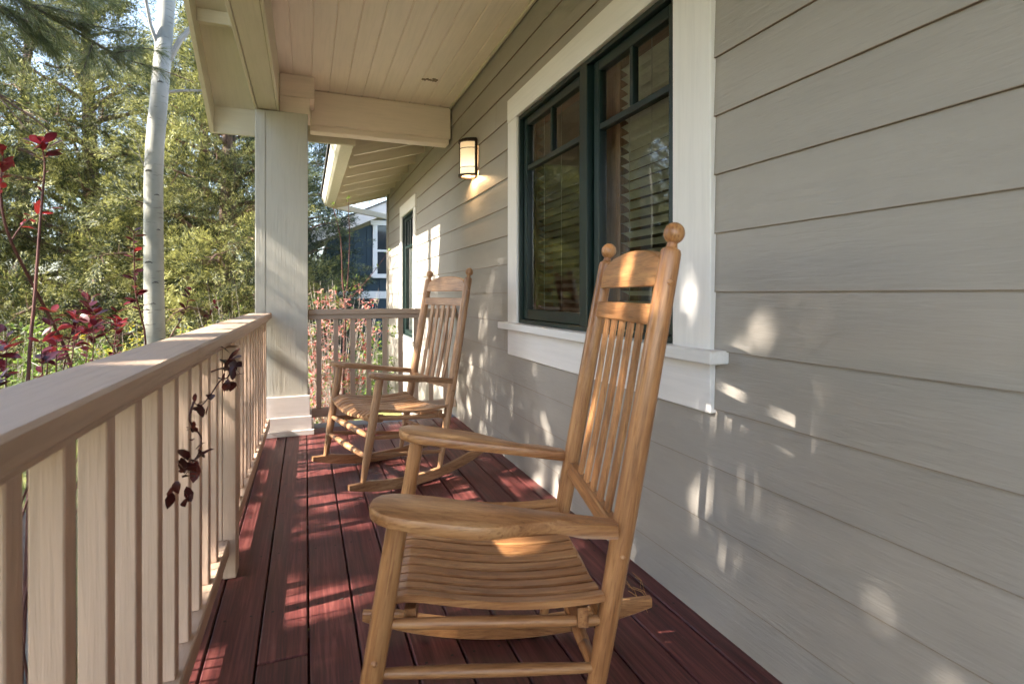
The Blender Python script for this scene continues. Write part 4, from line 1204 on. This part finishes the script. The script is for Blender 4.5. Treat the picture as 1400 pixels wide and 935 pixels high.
cl((-.213, 1.90, .815), 8, .048, .018, .5); cl((-.213, 1.83, .795), 9, .044, .022, .1); cl((-.212, 1.70, .792), 5, .032, .014, -.1)
cl((-.212, 1.45, .79), 4, .026, .010); cl((-.212, 1.28, .80), 4, .030, .010, .5); cl((-.213, 1.23, .775), 3, .022, .008)
cl((-.213, 1.26, .745), 4, .022, .010); cl((-.213, 1.30, .70), 3, .024, .009); cl((-.213, 1.19, .700), 6, .042, .012, .3); cl((-.213, 1.16, .675), 7, .042, .014, -.5); cl((-.213, 1.215, .668), 5, .034, .012, -.5)
leaves('sprig_leaves', M['darkleaf'], sh, items, rng)

# bush with pink new leaves beyond the end railing
def twiggy_bush(name, label, base, H, Rd, nst, leafm, stemm, seed, nleaf, L, tint=(0, 1), extra=None, cat='shrub', fl=None):
    rng = np.random.default_rng(seed); rg = random.Random(seed)
    root = empty(name, base); tag(root, label, cat)
    st = MB(); items = []; items2 = []
    for i in range(nst):
        a = rg.uniform(0, 2 * PI); r_ = Rd * math.sqrt(rg.random()); h = H * rg.uniform(.55, 1.0)
        p = [(base[0] + r_ * .2 * math.cos(a), base[1] + r_ * .2 * math.sin(a), base[2] - .05), (base[0] + r_ * .65 * math.cos(a) + rg.gauss(0, .03), base[1] + r_ * .65 * math.sin(a) + rg.gauss(0, .03), base[2] + h * .5), (base[0] + r_ * math.cos(a), base[1] + r_ * math.sin(a), base[2] + h)]
        sp_ = smooth_path(p, 5); st.tube(sp_, [.0042 * (1 - .75 * k / (len(sp_) - 1)) for k in range(len(sp_))], 6, False)
        for q in range(5):
            k = rg.randrange(2, len(sp_) - 1); q0 = sp_[k]; d = Vector((rg.gauss(0, 1), rg.gauss(0, 1), rg.gauss(.5, .5))).normalized(); l_ = rg.uniform(.08, .22)
            st.tube([q0, q0 + d * l_ * .5, q0 + d * l_], [.003, .002, .001], 5, False)
            for _ in range(nleaf):
                pp = q0 + d * l_ * rg.random(); dst = items2 if (fl and rg.random() < fl) else items
                dst.append((tuple(pp + Vector((rg.gauss(0, .015), rg.gauss(0, .015), rg.gauss(0, .015)))), (rg.gauss(0, 1), rg.gauss(0, 1), rg.gauss(.4, .7)), L * rg.uniform(.6, 1.25), rg.uniform(*tint)))
    st.build('stems', stemm, root, True); leaves('leaves', leafm, root, items, rng)
    if items2: leaves('young_leaves', extra, root, items2, rng)
    return root
twiggy_bush('pink_leaf_shrub', 'twiggy shrub with pink red new leaves beyond the end railing', (.26, 5.85, GZ), 1.75, .50, 64, M['pinkleaf'], M['paletwig'], 41, 12, .040, (0, 1), M['greenleaf'], fl=.3)
twiggy_bush('green_leaf_shrub', 'small fresh green shrub at the house corner behind the end railing', (.92, 7.6, GZ), 1.25, .30, 22, M['greenleaf'], M['paletwig'], 42, 10, .05, (0, .8))
twiggy_bush('yellow_leaf_shrub', 'bright yellow leaved shrub low behind the aspen trunk', (-1.9, 7.4, GZ), 1.25, .75, 46, M['yellowleaf'], M['paletwig'], 43, 10, .05, (0, 1), M['greenleaf'], fl=.35)
twiggy_bush('pale_green_shrub', 'rounded pale green shrub at the left edge beyond the railing', (-2.75, 6.9, GZ), 1.35, .85, 60, M['greenleaf'], M['paletwig'], 44, 10, .052, (.2, 1))
twiggy_bush('bare_twig_shrub', 'sparse twiggy shrub with few green leaves between aspen and post', (-.75, 7.6, GZ), 1.75, .60, 26, M['greenleaf'], M['paletwig'], 45, 2, .04, (0, .8))
# sapling with opening buds in front of it
sap = empty('sapling', (.34, 5.6, GZ))
tag(sap, 'thin bare sapling with opening green buds rising above the end railing', 'sapling')
st = MB(); items = []
for pts, r0 in (([(.335, 5.6, GZ - .05), (.345, 5.6, .0), (.352, 5.6, .469), (.366, 5.6, .831), (.355, 5.6, 1.02), (.34, 5.6, 1.13)], .016),
               ([(.34, 5.6, 1.10), (.335, 5.6, 1.3), (.324, 5.6, 1.554), (.285, 5.6, 1.76), (.249, 5.6, 1.911)], .0075),
               ([(.352, 5.6, 1.04), (.385, 5.6, 1.12), (.407, 5.6, 1.557), (.40, 5.6, 1.80), (.394, 5.6, 1.98)], .006),
               ([(.366, 5.6, .976), (.45, 5.6, 1.03), (.563, 5.6, 1.158), (.68, 5.6, 1.31), (.79, 5.6, 1.47)], .005),
               ([(.345, 5.6, 1.05), (.42, 5.55, 1.1), (.46, 5.55, 1.2)], .003)):
    sp_ = smooth_path(pts, 4); st.tube(sp_, [r0 * (1 - .65 * i / (len(sp_) - 1)) for i in range(len(sp_))], 8)
    if r0 < .012:
        for k in range(2, len(sp_)):
            nlv = 8 if k == len(sp_) - 1 else (2 if k % 3 == 0 else 0)
            for _ in range(nlv): items.append((tuple(sp_[k]), (rng.normal(0, 1), rng.normal(0, 1), rng.normal(.8, .4)), .034 * rng.uniform(.6, 1.2), .8))
for _ in range(34):
    items.append((tuple(np.array((.35, 5.6, 1.1)) + rng.normal(0, .055, 3) * np.array((1, 1, .8))), (rng.normal(0, 1), rng.normal(0, 1), rng.normal(.5, .6)), .03, rng.random()))
st.build('stem', M['redstem'], sap, True); leaves('leaves', M['greenleaf'], sap, items, rng)

# boulder below the railing
import bmesh
def boulder(name, label, c, s, seed):
    bm = bmesh.new(); bmesh.ops.create_icosphere(bm, subdivisions=4, radius=1)
    rg = np.random.default_rng(seed); W_ = rg.normal(0, 1, (14, 3)); ph = rg.uniform(0, 6, 14)
    for v in bm.verts:
        n_ = v.co.normalized(); k = 1 + sum(.06 / (1 + i * .25) * math.sin(3.2 * (1 + i * .45) * n_.dot(Vector(W_[i])) + ph[i]) for i in range(14))
        v.co = Vector((n_.x * s[0] * k, n_.y * s[1] * k, n_.z * s[2] * k))
    me = bpy.data.meshes.new(name); bm.to_mesh(me); bm.free(); me.materials.append(M['boulder'])
    at = me.attributes.new('grain', 'FLOAT_VECTOR', 'POINT'); co = np.zeros(len(me.vertices) * 3, np.float32); me.vertices.foreach_get('co', co); at.data.foreach_set('vector', co)
    me.polygons.foreach_set('use_smooth', [True] * len(me.polygons))
    o = bpy.data.objects.new(name, me); COL.objects.link(o); o.location = c; return tag(o, label, 'rock')
boulder('boulder', 'rough grey boulder on the grass glimpsed between the nearest balusters', (-1.12, 2.7, -.32), (.20, .26, .46), 3)

# ------------------------------------------------------------------ neighbouring house
nb = empty('neighbor_house', (4.5, 18.5, GZ - .4))
tag(nb, 'dark teal house with white trim glimpsed beyond the end of the porch', 'house')
t = MB(); X0, X1, Y0, Y1, Zb = .55, 9.0, 16.0, 23.0, -1.1
zE = lambda x: 3.36 + (x - 2.227) * .46 - .10
xr = 5.4
t.add([(X0, Y0, 1.12), (X1, Y0, 1.12), (X1, Y0, zE(2 * xr - X1)), (xr, Y0, zE(xr)), (X0, Y0, zE(X0))], [(0, 1, 2, 3, 4)], None)
x = X0
while x < X1:
    top = zE(x) if x < xr else zE(2 * xr - x)
    if not (1.75 < x < 3.15): t.box(x, x + .045, Y0 - .022, Y0 - .001, 1.13, top - .1, .003, 2)
    else:
        t.box(x, x + .045, Y0 - .022, Y0 - .001, 1.13, 1.45, .003, 2); t.box(x, x + .045, Y0 - .022, Y0 - .001, 3.15, top - .1, .003, 2)
    x += .36
z = Zb
while z < .90:
    t.add([(X0, Y0 - .02, z), (X1, Y0 - .02, z), (X1, Y0 - .004, z + .125), (X0, Y0 - .004, z + .125), (X0, Y0, z), (X1, Y0, z)], [(0, 1, 2, 3), (4, 5, 1, 0)]); z += .12
t.add([(X0, Y0, Zb), (X0, Y1, Zb), (X0, Y1, zE(X0)), (X0, Y0, zE(X0))], [(0, 1, 2, 3)]); t.add([(X1, Y0, Zb), (X1, Y1, Zb), (X1, Y1, zE(2 * xr - X1)), (X1, Y0, zE(2 * xr - X1))], [(0, 1, 2, 3)])
t.build('wall', M['teal'], nb, True)
t = MB(); t.box(X0 - .02, X1 + .02, Y0 - .05, Y0 - .003, .91, 1.12, .004, 0)
t.build('belt_trim', M['trim'], nb, True)
for x0, x1 in ((-.6, xr), (xr, 2 * xr + .6)):
    t = MB(); za = zE(x0) if x0 < xr else zE(xr); zb = zE(xr) if x0 < xr else zE(2 * xr - x1)
    t.beam((x0, Y0 - .45, za + .28), (x1, Y0 - .45, zb + .28), .05, .36, c=.003); t.build('rake_board', M['basetrim'], nb, True)
    t = MB(); t.add([(x0, Y0 - .5, za + .47), (x1, Y0 - .5, zb + .47), (x1, Y1 + .4, zb + .47), (x0, Y1 + .4, za + .47), (x0, Y0 - .5, za + .42), (x1, Y0 - .5, zb + .42), (x1, Y1 + .4, zb + .42), (x0, Y1 + .4, za + .42)], [(0, 1, 2, 3), (4, 5, 6, 7), (0, 1, 5, 4), (1, 2, 6, 5), (2, 3, 7, 6), (3, 0, 4, 7)])
    t.build('roof', M['roof'], nb, True)
f = MB(); wy = Y0 - .045
f.box(1.80, 1.93, wy - .01, Y0, 1.62, 3.02, .003); f.box(2.93, 3.06, wy - .01, Y0, 1.62, 3.02, .003); f.box(1.74, 3.12, wy - .03, Y0, 3.02, 3.16, .003); f.box(1.74, 3.12, wy - .04, Y0, 1.5, 1.62, .003)
f.box(1.93, 2.93, wy, Y0 - .005, 2.26, 2.32, .003)
fo = f.build('window', M['trim'], nb, True)
p_ = MB(); p_.add([(1.93, Y0 - .02, 1.62), (2.93, Y0 - .02, 1.62), (2.93, Y0 - .02, 3.02), (1.93, Y0 - .02, 3.02)], [(0, 1, 2, 3)])
M['darkpane'] = plain('reflective_pane', (.03, .035, .04), .05, 0, 0)
po = p_.build('pane', M['darkpane'], fo, False); po.location = -Vector(nb.location)

# ------------------------------------------------------------------ light, sky, camera
w = bpy.data.worlds.new('World'); SC.world = w; w.use_nodes = True
nt = w.node_tree; bg = nt.nodes['Background']
sky = nd(nt, 'ShaderNodeTexSky', sky_type='NISHITA'); sky.sun_disc = False
sky.sun_elevation = SUN_EL; sky.sun_rotation = math.atan2(-SUN_DIR.x, -SUN_DIR.y)
sky.air_density = 1.0; sky.dust_density = .8; sky.ozone_density = .8
hs = nd(nt, 'ShaderNodeHueSaturation'); hs.inputs['Saturation'].default_value = .85
nt.links.new(sky.outputs['Color'], hs.inputs['Color']); nt.links.new(hs.outputs['Color'], bg.inputs['Color'])
bg.inputs['Strength'].default_value = .13
sl = bpy.data.lights.new('sun', 'SUN'); sl.energy = 3.5; sl.angle = R(.53); sl.color = (1, .93, .82)
so = bpy.data.objects.new('sun', sl); COL.objects.link(so); so.rotation_euler = SUN_DIR.to_track_quat('-Z', 'Y').to_euler(); so.location = (-12, 3, 12)

cd = bpy.data.cameras.new('camera'); cam = bpy.data.objects.new('camera', cd); COL.objects.link(cam)
cam.location = (0, 0, 1.03); cam.rotation_euler = (R(90), 0, -R(20.861))
cd.sensor_width = 36; cd.lens = 740 / 1400 * 36; cd.shift_y = -65 / 1400
cd.clip_start = .05; cd.clip_end = 1000
cd.dof.use_dof = True; cd.dof.focus_distance = 2.4; cd.dof.aperture_fstop = 5.0
SC.camera = cam
SC.view_settings.view_transform = 'Standard'; SC.view_settings.look = 'None'; SC.view_settings.exposure = 2.8; SC.view_settings.gamma = 1
SC.cycles.use_denoising = True
SC.cycles.use_adaptive_sampling = True; SC.cycles.adaptive_threshold = .03
SC.cycles.max_bounces = 7; SC.cycles.diffuse_bounces = 4; SC.cycles.glossy_bounces = 4; SC.cycles.transparent_max_bounces = 16
SC.cycles.sample_clamp_indirect = 6
print('leaflets', tot)
